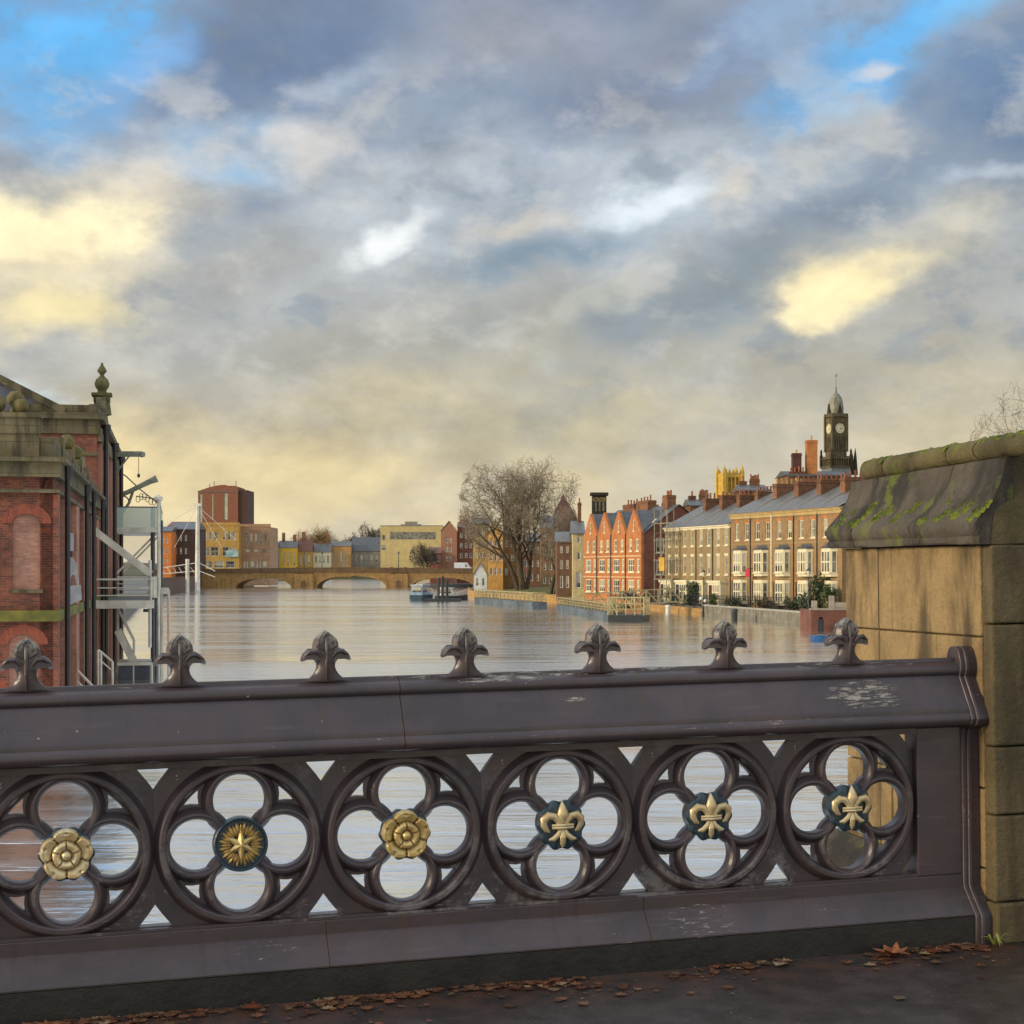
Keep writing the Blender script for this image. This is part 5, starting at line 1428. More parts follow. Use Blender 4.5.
# tall block
X0, X1, zt = L1, 58.0, 12.65
cols = [31.5, 35.2, 38.6, 44.5, 49.5, 54.0]
holes = [archhole(c, 1.5, 9.0, 11.0) for c in cols] + [archhole(c, 1.4, 5.2, 7.4) for c in cols] + [archhole(c, 1.4, 1.0, 3.0) for c in cols]
MB().plate(rect(X0 + .4, X1, -2, zt), holes, -.02, .4).build('river_wall', m_wb, wh)
m_ymull = mat('yellow_stone_mullion', S(190, 160, 84), S(160, 134, 70), 2, .8)
for c in cols:
    for z0, z1 in ((9.0, 11.0), (5.2, 7.4), (1.0, 3.0)):
        w_ = MB().box(c - .75, c - .6, .02, .2, z0, z1 - .4).box(c + .6, c + .75, .02, .2, z0, z1 - .4).box(c - .05, c + .05, .04, .2, z0, z1 - .1).box(c - .6, c + .6, .03, .2, (z0 + z1) / 2 - .05, (z0 + z1) / 2 + .05).build('window', m_ymull, wh)
        MB().add([(c - .9, .24, z0 - .1), (c + .9, .24, z0 - .1), (c + .9, .24, z1 + .1), (c - .9, .24, z1 + .1)], [(0, 1, 2, 3)]).build('pane', m_glass, w_)
for t_ in (28.75, 33.0, 36.6, 40.3, 42.2, 46.6, 51.4, 56.0): MB().box(t_, t_ + .8, -.20, -.022, -2, 11.2).build('pilaster', m_wb2, wh)
for t_ in (29.9, 41.6, 52.8): pipe(t_, -1, 12.0, .12, .36)
gw = MB().plate([(.4, 3), (14, 3), (14, 12.66), (.4, 12.66)], [archhole(1.15, .42, 8.0, 10.9), archhole(3.6, .42, 8.6, 10.9)], 0, .4)
gw.v = [(X0 + y, x - .4, z) for x, y, z in gw.v]
gw.build('gable_wall', m_wb, wh)
MB().box(X0 + .3, X0 + .38, .2, 5, 7.9, 11).build('window', m_glass, wh)
MB().prism([(2.1, 12.661), (14, 12.661), (14, 18.6)], X0 + .05, X0 + .4, 'x').build('slate_gable', mat('lilac_slate_hanging', S(112, 108, 124), S(92, 90, 104), 1.5, .6), wh)
MB().beam((X0 + .1, 1.5, 12.68), (X0 + .1, 14, 18.95), .5, .34).build('gable_verge', m_wst, wh)
MB().box(X0 - .12, X0 - .002, -.1, 14, 11.6, 12.30).build('frieze', m_wst, wh)
MB().box(X0 - .32, X0 - .002, -.3, 14, 12.301, 12.62).build('cornice', m_wst, wh)
MB().box(X0 - .05, X0 + .45, -.05, 3.2, 12.66, 13.0).build('parapet_block', m_wst, wh)
MB().box(X0 - .08, X0 - .002, -.02, 14, 10.55, 10.72).build('string_course', m_wst, wh)
MB().box(X0 - .32, X1, -.34, -.021, 12.30, 12.62).build('cornice', m_wst, wh)
MB().box(X0 + .0, X1, -.22, -.0215, 11.25, 11.9).build('frieze', m_wst, wh)
MB().box(X0 + .01, X1, -.20, -.023, 3.42, 3.72).build('mossy_band', m_mossband, wh)
MB().box(X0 + .46, X1, .0, .4, 12.66, 13.1).build('parapet_panel', m_wst, wh)
MB().add([(X0 + .1, 1.4, 12.75), (X1, 1.4, 12.75), (X1, 14, 19.0), (X0 + .1, 14, 19.0), (X0 + .1, 14, 12)], [(0, 1, 2, 3), (0, 3, 4)]).build('roof', m_slate, wh)
MB().box(X1 - .4, X1, .41, 14, -2, 12.6).build('end_wall', m_wb, wh)
# dutch gable with the pinnacle, on the river front
tp = 36.5
MB().prism([(tp - 3.2, 12.64), (tp + 3.2, 12.64), (tp + 2.6, 13.1), (tp + 1.6, 13.25), (tp + 1.1, 13.9), (tp + .55, 14.2), (tp - .55, 14.2), (tp - 1.1, 13.9), (tp - 1.6, 13.25), (tp - 2.6, 13.1)], -.12, .39, 'y').build('dutch_gable', m_wst, wh)
pn = MB().box(tp - .45, tp + .45, -.3, .55, 14.0, 14.3).box(tp - .55, tp + .55, -.4, .65, 14.301, 14.45)
pn.lathe([(.30, 14.45), (.22, 14.6), (.36, 14.8), (.40, 14.98), (.32, 15.2), (.16, 15.34), (.10, 15.45), (.24, 15.62), (.25, 15.7), (.12, 15.9), (.06, 16.0), (.07, 16.06), (0, 16.12)], (tp, .12, 0), 14)
pn.lathe([(.5, 13.3), (.42, 13.9), (.42, 14.0)], (tp, .12, 0), 8)
pn.build('pinnacle', mat('mossy_pinnacle', S(120, 110, 66), S(88, 82, 52), 3, .9, .02), wh, smooth=50)
# projecting white sign on the wing
sg = empty('projecting_sign', 'white projecting sign board with an arched dark cut-out, on the brick warehouse', 'sign', mtx=LBM @ Matrix.Translation((5.2, -.02, 0)))
ksg = (50 + .98 * 5.2) / F
q = lambda x, y: (-(x - 64.6) * ksg * 1.05, z_of(5.2, y))
def sgp(pts, nm, m, t0, t1):
    o = MB(); P = [q(*p) for p in pts]; o.prism([(a, b) for a, b in P], t0, t1, 'x'); return o.build(nm, m, sg)
m_sgn = mat('sign_white', S(206, 206, 208), S(186, 186, 190), 3, .5, var=.06)
sgp([(67, 533), (72.5, 533), (72.5, 551), (67.5, 551)], 'upper_panel', m_sgn, -.03, .03)
sgp([(68.6, 551), (71, 551), (71, 557), (68.6, 557)], 'neck', mat('sign_brown', S(84, 60, 46), None, 3, .7), -.025, .025)
sgp([(68.4, 557.3), (71.4, 557.3), (75.4, 564), (77.2, 584.6), (75.6, 584.6), (73.6, 576), (71.6, 574), (69.9, 577), (69.3, 584.6), (67.8, 584.6), (67.4, 574)], 'figure_panel', m_sgn, -.03, .03)
sgp([(67, 586), (79.2, 585), (79.8, 600), (69, 605), (67, 604)], 'lower_board', m_sgn, -.03, .03)
MB().beam((0, .2, z_of(5.2, 534)), (0, -.25, z_of(5.2, 534)), .05).beam((0, .2, z_of(5.2, 602)), (0, -.2, z_of(5.2, 602)), .05).build('bracket', m_black, sg)

# ---- steel walkways and stairs that stand out from the warehouse
def LP(t, d, z): return Vector((t, -d, z))
wkA = empty('steel_walkway', 'white steel walkway with handrails and a stair, bracketed from the warehouse over the water', 'walkway', mtx=LBM)
za = z_of(22, 604)
MB().box(21.8, 43, -2.62, -.22, za - .04, za).build('deck', mat('grating', (.11, .11, .10, 1), (.07, .07, .065, 1), 6, .6), wkA)
em = MB().box(21.6, 21.79, -2.7, -.2, za - .2, za + .16).box(43.01, 43.2, -2.7, -.2, za - .2, za + .16).box(21.8, 43, -2.78, -2.625, za - .2, za + .16)
em.build('edge_beam', m_white_steel, wkA)
hm = MB()
for zq in (.38, .72, 1.1): hm.tube([LP(21.7, .3, za + zq), LP(21.7, 2.66, za + zq), LP(43, 2.66, za + zq), LP(43, .3, za + zq)], .045 if zq > 1 else .028, 6)
for t_ in [21.7 + 21.3 * i / 9 for i in range(10)]: hm.tube([LP(t_, 2.66, za), LP(t_, 2.66, za + 1.12)], .045, 6)
hm.build('handrail', m_white_steel, wkA)
sm = MB()
for t_ in (21.75, 22.9):
    sm.beam(LP(t_, .1, z_of(22, 529)), LP(t_, 2.64, z_of(22, 574)), .10, .30)
for i in range(10): 
    f = (i + .5) / 10; p = LP(22.3, .1 + 2.5 * f, z_of(22, 529) + (z_of(22, 574) - z_of(22, 529)) * f); sm.box(21.8, 22.85, p.y - .12, p.y + .12, p.z - .02, p.z + .02)
sm.build('stair', m_white_steel, wkA)
pm2 = MB()
for t_, x, y0, y1, r in ((22.0, 150, 560, 648, .075), (24.0, 158.5, 500, 700, .07)):
    d_ = d_of(t_, x); pm2.tube([LP(t_, d_, z_of(t_, y1)), LP(t_, d_, z_of(t_, y0))], r, 8)
pm2.lathe([(0, 0), (.2, .12), (.2, .25), (0, .38)], tuple(LP(24.0, d_of(24, 158.5), z_of(24, 502))), 8)
pm2.build('post', m_white_steel, wkA)
dk = MB()
for t_, x, y0, y1, r in ((23.2, 153.2, 598, 700, .075), (23.6, 156, 598, 700, .07), (27, 162, 520, 690, .05)):
    d_ = d_of(t_, x); dk.tube([LP(t_, d_, z_of(t_, y1)), LP(t_, d_, z_of(t_, y0))], r, 8)
dk.beam(LP(23.4, d_of(23, 143), z_of(23, 611)), LP(23.4, d_of(23, 157), z_of(23, 611)), .14)
dk.build('mooring_guide', m_dark, wkA)
gf = empty('mooring_gantry', 'thin white goalpost gantry standing in the water beside the steel walkway', 'gantry', mtx=LBM)
g = MB()
for x in (161.5, 168.6): 
    d_ = d_of(26, x); g.tube([LP(26, d_, -1), LP(26, d_, z_of(26, 590))], .07, 6)
g.beam(LP(26, d_of(26, 160.5), z_of(26, 591)), LP(26, d_of(26, 169.2), z_of(26, 591)), .2, .3); g.build('frame', m_white_steel, gf)
lw = empty('landing_stage', 'low landing stage with a white stair below the steel walkway', 'landing stage', mtx=LBM)
zl = z_of(24, 663)
MB().box(23, 25.8, -d_of(24, 153), -d_of(24, 118), zl - .08, zl + .06).build('deck', m_white_steel, lw)
MB().box(23.05, 25.7, -d_of(24, 150), -d_of(24, 119), -.6, zl - .085).build('box', mat('slate_blue_panel', S(70, 76, 84), S(54, 58, 66), 2, .5), lw)
lm_ = MB()
a_, b_ = LP(23.2, d_of(24, 118), z_of(24, 630)), LP(23.2, d_of(24, 134), z_of(24, 662))
for o_ in (0, 1.2): 
    lm_.beam(a_ + Vector((o_, 0, 0)), b_ + Vector((o_, 0, 0)), .09, .30)
    lm_.tube([a_ + Vector((o_, 0, 0)), a_ + Vector((o_, 0, 1.0)), b_ + Vector((o_, 0, 1.0)), b_ + Vector((o_, 0, 0))], .045, 6)
for x in (134, 152): lm_.tube([LP(23.1, d_of(24, x), -1), LP(23.1, d_of(24, x), z_of(24, 664))], .07, 6)
lm_.build('stair', m_white_steel, lw)
for lab, t_, pts in (('short white handrail at the waterline near the warehouse corner, sloping down to the river', 10.0, ((70.5, 666, 720), (74, 667, 720), (96, 690, 722))),
                     ('white handrail at the waterline under the steel walkway', 20.0, ((98, 650, 705), (101, 652, 705), (112.5, 662, 705)))):
    hr_ = empty('handrail', lab, 'handrail', mtx=LBM); m_ = MB()
    P = [LP(t_, d_of(t_, x), z_of(t_, y)) for x, y, _ in pts]
    for p, (x, y, yb) in zip(P, pts): m_.tube([(p.x, p.y, max(-.6, z_of(t_, yb))), p], .06, 6)
    m_.tube(P, .05, 6); m_.tube([p - Vector((0, 0, .4)) for p in P], .035, 6)
    m_.build('rails', m_white_steel, hr_)
gb2 = empty('glass_balcony', 'glass-fronted balcony high on the warehouse over the river', 'balcony', mtx=LBM)
zf_ = z_of(47, 530)
MB().box(46, 57, -2.9, -.22, zf_ - .14, zf_ + .14).build('floor_slab', m_white_steel, gb2)
mgl, tg, bg_ = newmat('balcony_glass')
bg_.inputs['Base Color'].default_value = (.55, .66, .58, 1); bg_.inputs['Roughness'].default_value = .12; bg_.inputs['Alpha'].default_value = .62
for nm_, bx in (('glass_panel', (46.0, 46.04, -2.86, -.25)), ('glass_panel', (46.05, 56.9, -2.88, -2.84))):
    MB().box(*bx, zf_ + .141, zf_ + 1.32).build(nm_, mgl, gb2)
bm_ = MB().tube([LP(46.02, .25, zf_ + 1.35), LP(46.02, 2.86, zf_ + 1.35), LP(57, 2.86, zf_ + 1.35)], .04, 6)
bm_.tube([LP(46.3, 2.4, -1), LP(46.3, 2.4, zf_ + 1.4)], .13, 8)
bm_.build('rail', m_dark, gb2)
MB().beam(LP(56, .3, zf_ - 2.6), LP(56, 2.6, zf_ - .2), .12).build('brace', m_white_steel, gb2)
MB().beam(LP(46.5, .3, zf_ - 2.6), LP(46.5, 2.6, zf_ - .2), .12).build('brace', m_white_steel, gb2)
MB().tube([LP(46.2, 2.82, -1), LP(46.2, 2.82, zf_ + 1.9)], .08, 6).build('post', m_white_steel, gb2)
h1 = empty('hoist_beam', 'straight white hoist beam with a hanging hook, high on the warehouse river front', 'hoist', mtx=LBM)
zh = z_of(50, 454); dh = d_of(50, 142)
MB().beam(LP(50, .1, zh), LP(50, dh, zh + .02), .2, .34).beam(LP(50, .1, zh - 1.2), LP(50, dh * .55, zh - .1), .09).lathe([(0, -.2), (.2, -.12), (.2, .12), (0, .2)], (50, -dh, zh), 8).build('beam', mat('pale_green_steel', S(160, 160, 136), S(128, 128, 110), 2, .6), h1)
MB().tube([LP(50, dh - .2, zh - .1), LP(50, dh - .2, z_of(50, 474))], .018, 5).lathe([(0, -.16), (.1, -.1), (.1, .06), (0, .12)], tuple(LP(50, dh - .2, z_of(50, 475))), 6).build('hook', m_dark, h1)
h2 = empty('curved_hoist', 'curved pale hoist bracket above the glass balcony on the warehouse', 'hoist', mtx=LBM)
c_ = [(113, 497), (121, 495), (130, 491), (140, 486), (150, 481), (157, 478)]
arm = [LP(53, d_of(53, x), z_of(53, y)) for x, y in c_]
am = MB().tube(arm, [.13, .15, .15, .16, .18, .24], 6)
am.tube([LP(53, d_of(53, x), z_of(53, y)) for x, y in ((113, 520), (122, 513), (129, 503), (133, 491))], .10, 6)
am.tube([LP(53, d_of(53, 123) + .38 * math.cos(a), z_of(53, 502) + .38 * math.sin(a)) for a in [2 * PI * i / 14 for i in range(15)]], .05, 5)
am.tube([LP(53, d_of(53, x), z_of(53, y)) for x, y in ((113, 468), (126, 476), (140, 489), (158, 503))], .045, 5)
am.build('arm', MATS['pale_green_steel'], h2)
scr_ = MB()
for i in range(7):
    a = 2 * PI * i / 7
    scr_.tube([LP(50, d_of(50, 138 + i * 3.2) + .12 * math.cos(b), z_of(50, 499 - 3 * math.sin(i)) + .2 * math.sin(b)) for b in [2 * PI * j / 8 for j in range(9)]], .02, 4)
scr_.tube([LP(50, d_of(50, 136), z_of(50, 496)), LP(50, d_of(50, 160), z_of(50, 499))], .03, 4)
so = scr_.build('wire_scrolls', m_dark, h2)

# ================================================================ arched stone bridge
YO = 444.0; kO = YO / F
def ox(x): return (x - 512) * kO
def oz(y): return H + (HY - y) * kO
m_br = stone('bridge_stone', S(166, 128, 74), S(148, 112, 66), S(84, 64, 42), bw=1.6, bh=.5, streak=.4)
m_brd = stone('bridge_parapet_stone', S(116, 88, 58), S(98, 76, 52), S(62, 48, 36), bw=2, bh=.6, streak=.4)
bo = empty('arched_bridge', 'brown stone road bridge with three low arches across the far river', 'bridge', loc=(0, YO, 0))
out = [(ox(150), -1)]
for x0, x1, yc in ((236, 291, 578.3), (317, 386, 575.9), (411, 474, 577.8)):
    c, r = ox((x0 + x1) / 2), (x1 - x0) / 2 * kO; h_ = oz(yc)
    out += [(c - r, -1), (c - r, -.02)] + [(c - r * math.cos(PI * i / 16), h_ * math.sin(PI * i / 16) ** .85) for i in range(1, 16)] + [(c + r, -.02), (c + r, -1)]
out += [(ox(490), -1), (ox(490), oz(573.2)), (ox(345), oz(572.2)), (ox(200), oz(573.4)), (ox(150), oz(574))]
MB().plate(out, [], 0, 13).build('arches', m_br, bo)
for i_, (x0, x1, yc) in enumerate(((236, 291, 578.3), (317, 386, 575.9), (411, 474, 577.8))):      # voussoir rings
    c, r = ox((x0 + x1) / 2), (x1 - x0) / 2 * kO; h_ = oz(yc); vs = []; n = 20
    for i in range(n + 1):
        a = PI * i / n; s_ = max(0.0001, math.sin(a)) ** .85
        vs += [(c - r * math.cos(a), -.12, h_ * s_), (c - (r + .75) * math.cos(a), -.12, (h_ + .7) * s_)]
    m_ = len(vs); vs += [(p[0], .02, p[2]) for p in vs]
    fs = []
    for i in range(n):
        a = 2 * i; fs += [(a, a + 1, a + 3, a + 2), (a, a + 2, m_ + a + 2, m_ + a), (a + 1, m_ + a + 1, m_ + a + 3, a + 3)]
    MB().add(vs, fs).build('arch_ring', m_br, bo)
pb = MB()
pts_ = [(150, 574, 569.6), (200, 573.4, 569), (345, 572.2, 567.2), (490, 573.2, 568.4)]
for (xa, ya, yta), (xb, yb, ytb) in zip(pts_[:-1], pts_[1:]):
    for y0, y1 in ((-.25, .15), (12.8, 13.2)):
        pb.add([(ox(xa), y0, oz(ya)), (ox(xb), y0, oz(yb)), (ox(xb), y1, oz(yb)), (ox(xa), y1, oz(ya)), (ox(xa), y0, oz(yta)), (ox(xb), y0, oz(ytb)), (ox(xb), y1, oz(ytb)), (ox(xa), y1, oz(yta))],
               [(0, 3, 2, 1), (4, 5, 6, 7), (0, 1, 5, 4), (1, 2, 6, 5), (2, 3, 7, 6), (3, 0, 4, 7)])
pb.build('parapet', m_brd, bo)
MB().box(ox(150), ox(490), .2, 12.7, 4.2, 4.55).build('road_deck', MATS['wet_asphalt'], bo)
for x in (304, 398.5):
    c = ox(x)
    MB().box(c - 2.6, c + 2.6, -.6, -.001, -1, oz(574)).box(c - 1.1, c + 1.1, -.75, -.601, oz(587.5), oz(579.5)).build('pier', m_br, bo)
    MB().prism([(c - .75, oz(587)), (c + .75, oz(587)), (c + .75, oz(582)), (c + .4, oz(580.6)), (c, oz(580.2)), (c - .4, oz(580.6)), (c - .75, oz(582))], -.80, -.751, 'y').build('niche', m_brd, bo)
    MB().box(c - 2.2, c - 1.5, -.35, .4, oz(574), oz(567)).box(c + 1.5, c + 2.2, -.35, .4, oz(574), oz(567)).build('parapet_pier', m_brd, bo)
for i_, (x, lab) in enumerate(((304, 'thin lamp on the left pier of the arched bridge'), (398.5, 'thin lamp on the right pier of the arched bridge'), (322, 'thin lamp on the arched bridge above the middle arch'))):
    t = empty('bridge_lamp', lab, 'street lamp', loc=(ox(x), YO + .2, oz(568)), group='lamps along the arched bridge')
    MB().tube([(0, 0, 0), (0, 0, 3.6)], [.12, .07], 6).build('post', m_black, t); MB().lathe([(0, 3.6), (.28, 4.1), (.2, 4.4), (0, 4.6)], (0, 0, 0), 6).build('lantern', m_dark, t)
# road vehicles on the bridge
def vehicle(name, label, cat, x, bodym, L, Hh, Wd, van, Yv=450.0, tail=False):
    t = empty(name, label, cat, loc=((x - 512) / F * Yv, Yv, 4.56))
    if van: pf = [(-L / 2, .35), (L / 2, .35), (L / 2, 1.1), (L / 2 - .5, 1.3), (L / 2 - 1.2, Hh), (-L / 2 + .1, Hh), (-L / 2, Hh - .2)]
    else: pf = [(-L / 2, .3), (L / 2, .3), (L / 2, .75), (L / 2 - .9, .9), (L / 2 - 1.6, Hh), (-L / 2 + 1.0, Hh), (-L / 2 + .3, .95), (-L / 2, .85)]
    MB().prism(pf, -Wd / 2, Wd / 2, 'y').build('body', bodym, t, bevel=.06)
    if van: MB().box(L / 2 - 1.9, L / 2 - 1.15, -Wd / 2 - .01, Wd / 2 + .01, 1.35, Hh - .3).build('side_window', m_glass, t)
    else: MB().box(-L / 2 + 1.0, L / 2 - 1.7, -Wd / 2 - .01, Wd / 2 + .01, .92, Hh - .12).build('side_window', m_glass, t)
    MB().box(-L / 2 - .02, -L / 2 + .05, -Wd / 2 + .1, -Wd / 2 + .35, .8, 1.1).build('tail_light', mat('tail_light_red', S(200, 30, 24), None, 3, .3), t)
    for sx in (-1, 1):
        for sy in (-1, 1):
            w = MB().lathe([(0, -.1), (.2, -.1), (.32, -.09), (.33, .09), (.2, .1), (0, .1)], (0, 0, 0), 14, 'y').build('wheel', m_black, t); w.location = (sx * L * .31, sy * (Wd / 2 - .08), .33)
    return t
vehicle('van', 'white van crossing the right end of the arched bridge', 'van', 463, mat('van_white', S(226, 226, 226), S(210, 210, 210), 2, .3, var=.03), 4.9, 2.5, 1.9, True)
vehicle('parked_car', 'red car just right of the white van on the arched bridge', 'car', 475.5, mat('car_red', S(170, 30, 26), S(150, 26, 24), 2, .3, var=.03), 4.2, 1.5, 1.75, False)

# ---------------------------------------------------------------- beyond the bridge
m_beige = mat('beige_cladding', S(196, 172, 112), S(182, 158, 102), .4, .7, var=.05)
m_yell = mat('bright_yellow_render', S(232, 186, 64), S(212, 166, 56), 1, .8, var=.08)
m_pink = stone('pink_stone', S(188, 148, 112), S(168, 132, 102), S(110, 86, 66), bw=1.5, bh=.5, streak=.3)
m_ysto = stone('yellow_stone', S(206, 162, 84), S(186, 146, 76), S(124, 96, 56), bw=1.5, bh=.5, streak=.3)
m_orx = brick('orange_render_brick', S(216, 124, 50), S(200, 110, 44), S(190, 126, 70), dirt=.1)
m_tow = brick('tower_brick', S(158, 98, 68), S(140, 84, 60), S(132, 98, 74), dirt=.1, bw=.5, bh=.2)
m_pinkb = brick('pinkish_brick', S(184, 128, 96), S(166, 110, 82), S(170, 132, 106), dirt=.12); m_ambr = mat('amber_render', S(208, 156, 88), S(190, 138, 76), 1, .8)
m_greyw = mat('grey_wall', S(152, 146, 132), S(132, 126, 114), .6, .8)
# hotel by the bridge
def rowsof(x0, x1, n, gap=.35):
    w = (x1 - x0) / n; return [(x0 + w * i + w * gap / 2, x0 + w * (i + 1) - w * gap / 2) for i in range(n)]
block('waterside_hotel', 'yellow stone hotel with big windows at the left end of the arched bridge', 'hotel', 200, 239, 525.5, 470, m_ysto, depth=14, rows=[(532, 540, rowsof(202, 219, 3)), (532, 540, rowsof(222, 236, 3)), (547, 556, rowsof(202, 219, 2, .15)), (547, 556, rowsof(222, 236, 2, .15)), (561, 568, rowsof(202, 236, 3, .2))], nx=2, nz=2, par=.9, roofm=m_ysto)
block('waterside_hotel', 'pinkish stone wing of the hotel with tall narrow windows, right of its yellow front', 'hotel', 239.4, 270, 527, 474, m_pink, depth=16, rows=[(533, 545, rowsof(244, 268, 5, .5)), (549, 553, rowsof(244, 268, 3, .4)), (561, 569, rowsof(243, 268, 4, .25))], par=.9, roofm=m_pink, frame=m_pink)
bn = MB().box(0, 3.6, -.1, 0, 0, 2.0).build('banner', mat('teal_banner', S(74, 150, 156), S(196, 206, 200), .35, .6)); bn.location = W(226, 557, 469.6); tag(bn, 'teal and white banner on the yellow front of the hotel', 'banner')
tb = block('tower_block', 'brown brick tower block with pale window strips and a curved top, behind the hotel', 'tower block', 198, 238, 492, 560, m_tow, depth=16, rows=[(494, 523, [(199.5, 202.5)]), (493.5, 520, [(211.5, 213.5)]), (493, 520, [(224, 228)])], nz=9, frame=m_greyw, pane=mat('pale_window_panel', S(206, 196, 150), S(176, 168, 136), .4, .5), border=.2)
kt = 560 / F
bw_ = 40 * kt
MB().prism([(0, H + (HY - 492) * kt - .9 + .31)] + [(bw_ * i / 12, H + (HY - 492) * kt - .58 + 2.2 * math.sin(PI * .5 * min(1, i / 8)) - (.3 if i > 8 else 0)) for i in range(1, 12)] + [(bw_, H + (HY - 487) * kt - .9), (bw_, H + (HY - 492) * kt - .59)], .02, 15, 'y').build('curved_top', m_tow, tb)
MB().box(bw_ + .01, bw_ + 3.2, .5, 15, 0, H + (HY - 490) * kt - .9).build('side_wall', brick('shaded_tower_brick', S(96, 62, 48), S(82, 54, 42), S(84, 64, 52), dirt=.1), tb)  # darker copy of the tower brick, the side's shade put into the colour
am_ = MB()
for x, y in ((206.5, 483), (211, 480.5), (233, 480)): am_.tube([((x - 198) * kt, 6, 25), ((x - 198) * kt, 6, H + (HY - y) * kt - .9)], .12, 5)
am_.build('antennas', m_black, tb)
block('quay_house', 'bright orange building at the far left behind the white walkway posts', 'building', 160, 171.5, 531, 430, m_orx, rows=[(538, 543, [(162, 164), (166, 168)]), (549, 554, [(162, 164), (166, 168)]), (559, 563, [(162, 164), (166, 168)])], depth=10, roof='ridge', rh=5, roofm=m_slate_b)
block('quay_house', 'dark brown warehouse between the orange building and the pale mast', 'building', 172, 196, 529, 436, brick('dark_warehouse_brick', S(92, 64, 52), S(78, 54, 46), S(80, 62, 54), dirt=.2), rows=[(535, 541, [(175, 177), (180, 182), (185, 187)]), (548, 554, [(175, 177), (180, 182), (185, 187)])], depth=14, roof='ridge', rh=7, roofm=m_slate_b)
block('quay_house', 'low clay-roofed building behind the dark brown warehouse', 'building', 168, 197, 526, 500, m_red, rows=[(528, 531, [(176, 180), (186, 190)])], depth=14, roof='ridge', rh=5, roofm=m_tile)
wall_run('quay_wall', 'dark brick quay wall at the water on the left before the arched bridge', [(bankx(300) - .2, 300), (bankx(380) - .2, 380), (-87, 444)], 3.3, brick('quay_brick', S(104, 70, 54), S(86, 60, 48), S(84, 66, 54), dirt=.35), cap=m_brd)
g2 = 'houses beyond the arched bridge'
block('town_house', 'narrow grey house right of the pink hotel wing', 'house', 268.5, 278, 545, 900, m_greyw, rows=[(550, 555, [(270, 272), (274, 276)]), (559, 564, [(270, 272), (274, 276)])], roof='gable', rh=8, group=g2, roofm=m_slate_b)
block('town_house', 'bright yellow house with tall narrow windows beyond the arched bridge', 'house', 278.5, 297, 547.5, 905, m_yell, rows=[(552, 566, rowsof(280, 296, 5, .6))], roof='ridge', rh=7, group=g2, frame=m_yell, stacks=[(281, 284, 533, 3), (292, 295, 535, 3)])
block('town_house', 'dark-roofed house with a tall yellow chimney beside the bright yellow house', 'house', 297.5, 312, 551, 910, m_ysto, rows=[(555, 565, rowsof(299, 311, 3, .5))], roof='ridge', rh=11, group=g2, roofm=m_tile, stacks=[(301, 304.5, 532, 2)])
block('town_house', 'cream house with a yellow upper gable in the middle beyond the arched bridge', 'house', 312.5, 331, 552, 915, m_cream, rows=[(556, 563, rowsof(314, 330, 4, .5))], roof='ridge', rh=9, group=g2, stacks=[(316, 322, 541, 3), (325, 328, 534, 3)])
block('town_hall', 'amber building with white pilasters and a grey roof beyond the arched bridge', 'hall', 331.5, 351, 546, 920, m_ambr, rows=[(551, 567, rowsof(333, 349, 5, .5))], roof='ridge', rh=5, group=g2, frame=m_cream)
block('town_hall', 'long grey-walled hall with a broad slate roof in the middle beyond the arched bridge', 'hall', 351.5, 381, 551, 925, m_greyw, rows=[(555, 562, rowsof(354, 379, 5, .6))], roof='ridge', rh=14, group=g2, roofm=m_slate_b, depth=14)
md = block('modern_office', 'flat-roofed beige modern office with a long window strip beyond the arched bridge', 'office', 380.5, 443, 526, 895, m_beige, rows=[(532, 539.5, [(390, 436)]), (535, 540, [(381.5, 386)]), (545, 550, [(381.5, 386)])], nx=10, depth=16, par=.35, frame=m_greyw)
ko = 895 / F
MB().box(24 * ko, 36 * ko, 4, 9, (570 - 526) * ko + 4.7, (570 - 521.5) * ko + 4.2).box(20 * ko, 40 * ko, 3, 10, (570 - 526) * ko + 4.2, (570 - 524) * ko + 4.1).build('roof_plant', m_greyw, md)
block('gabled_warehouse', 'narrow pinkish brick warehouse with a pointed gable near the right end of the bridge', 'warehouse', 441, 457, 531, 480, m_pinkb, rows=[(y, y + 5, [(446, 448), (449.5, 451.5)]) for y in (538, 547, 556)], roof='gable', rh=10, depth=14, roofm=m_tile)
block('gabled_warehouse', 'brick warehouse with a flat brick top and clay roof, left of the buff riverside house', 'warehouse', 457.5, 474, 527, 482, m_red, rows=[(y, y + 5, [(460, 462.5), (465, 467.5), (469.5, 472)]) for y in (533, 543, 553)], roof='ridge', rh=6, depth=14, roofm=m_tile, stacks=[(459, 468, 519, 3)])
block('gabled_warehouse', 'low rose brick building between the modern office and the pointed brick warehouse', 'warehouse', 430, 441, 553, 478, brick('rosy_brick', S(150, 84, 66), S(130, 70, 56), S(124, 88, 74)), rows=[(557, 563, [(433, 435), (437, 439)])], roof='ridge', rh=6, depth=10, roofm=m_tile)
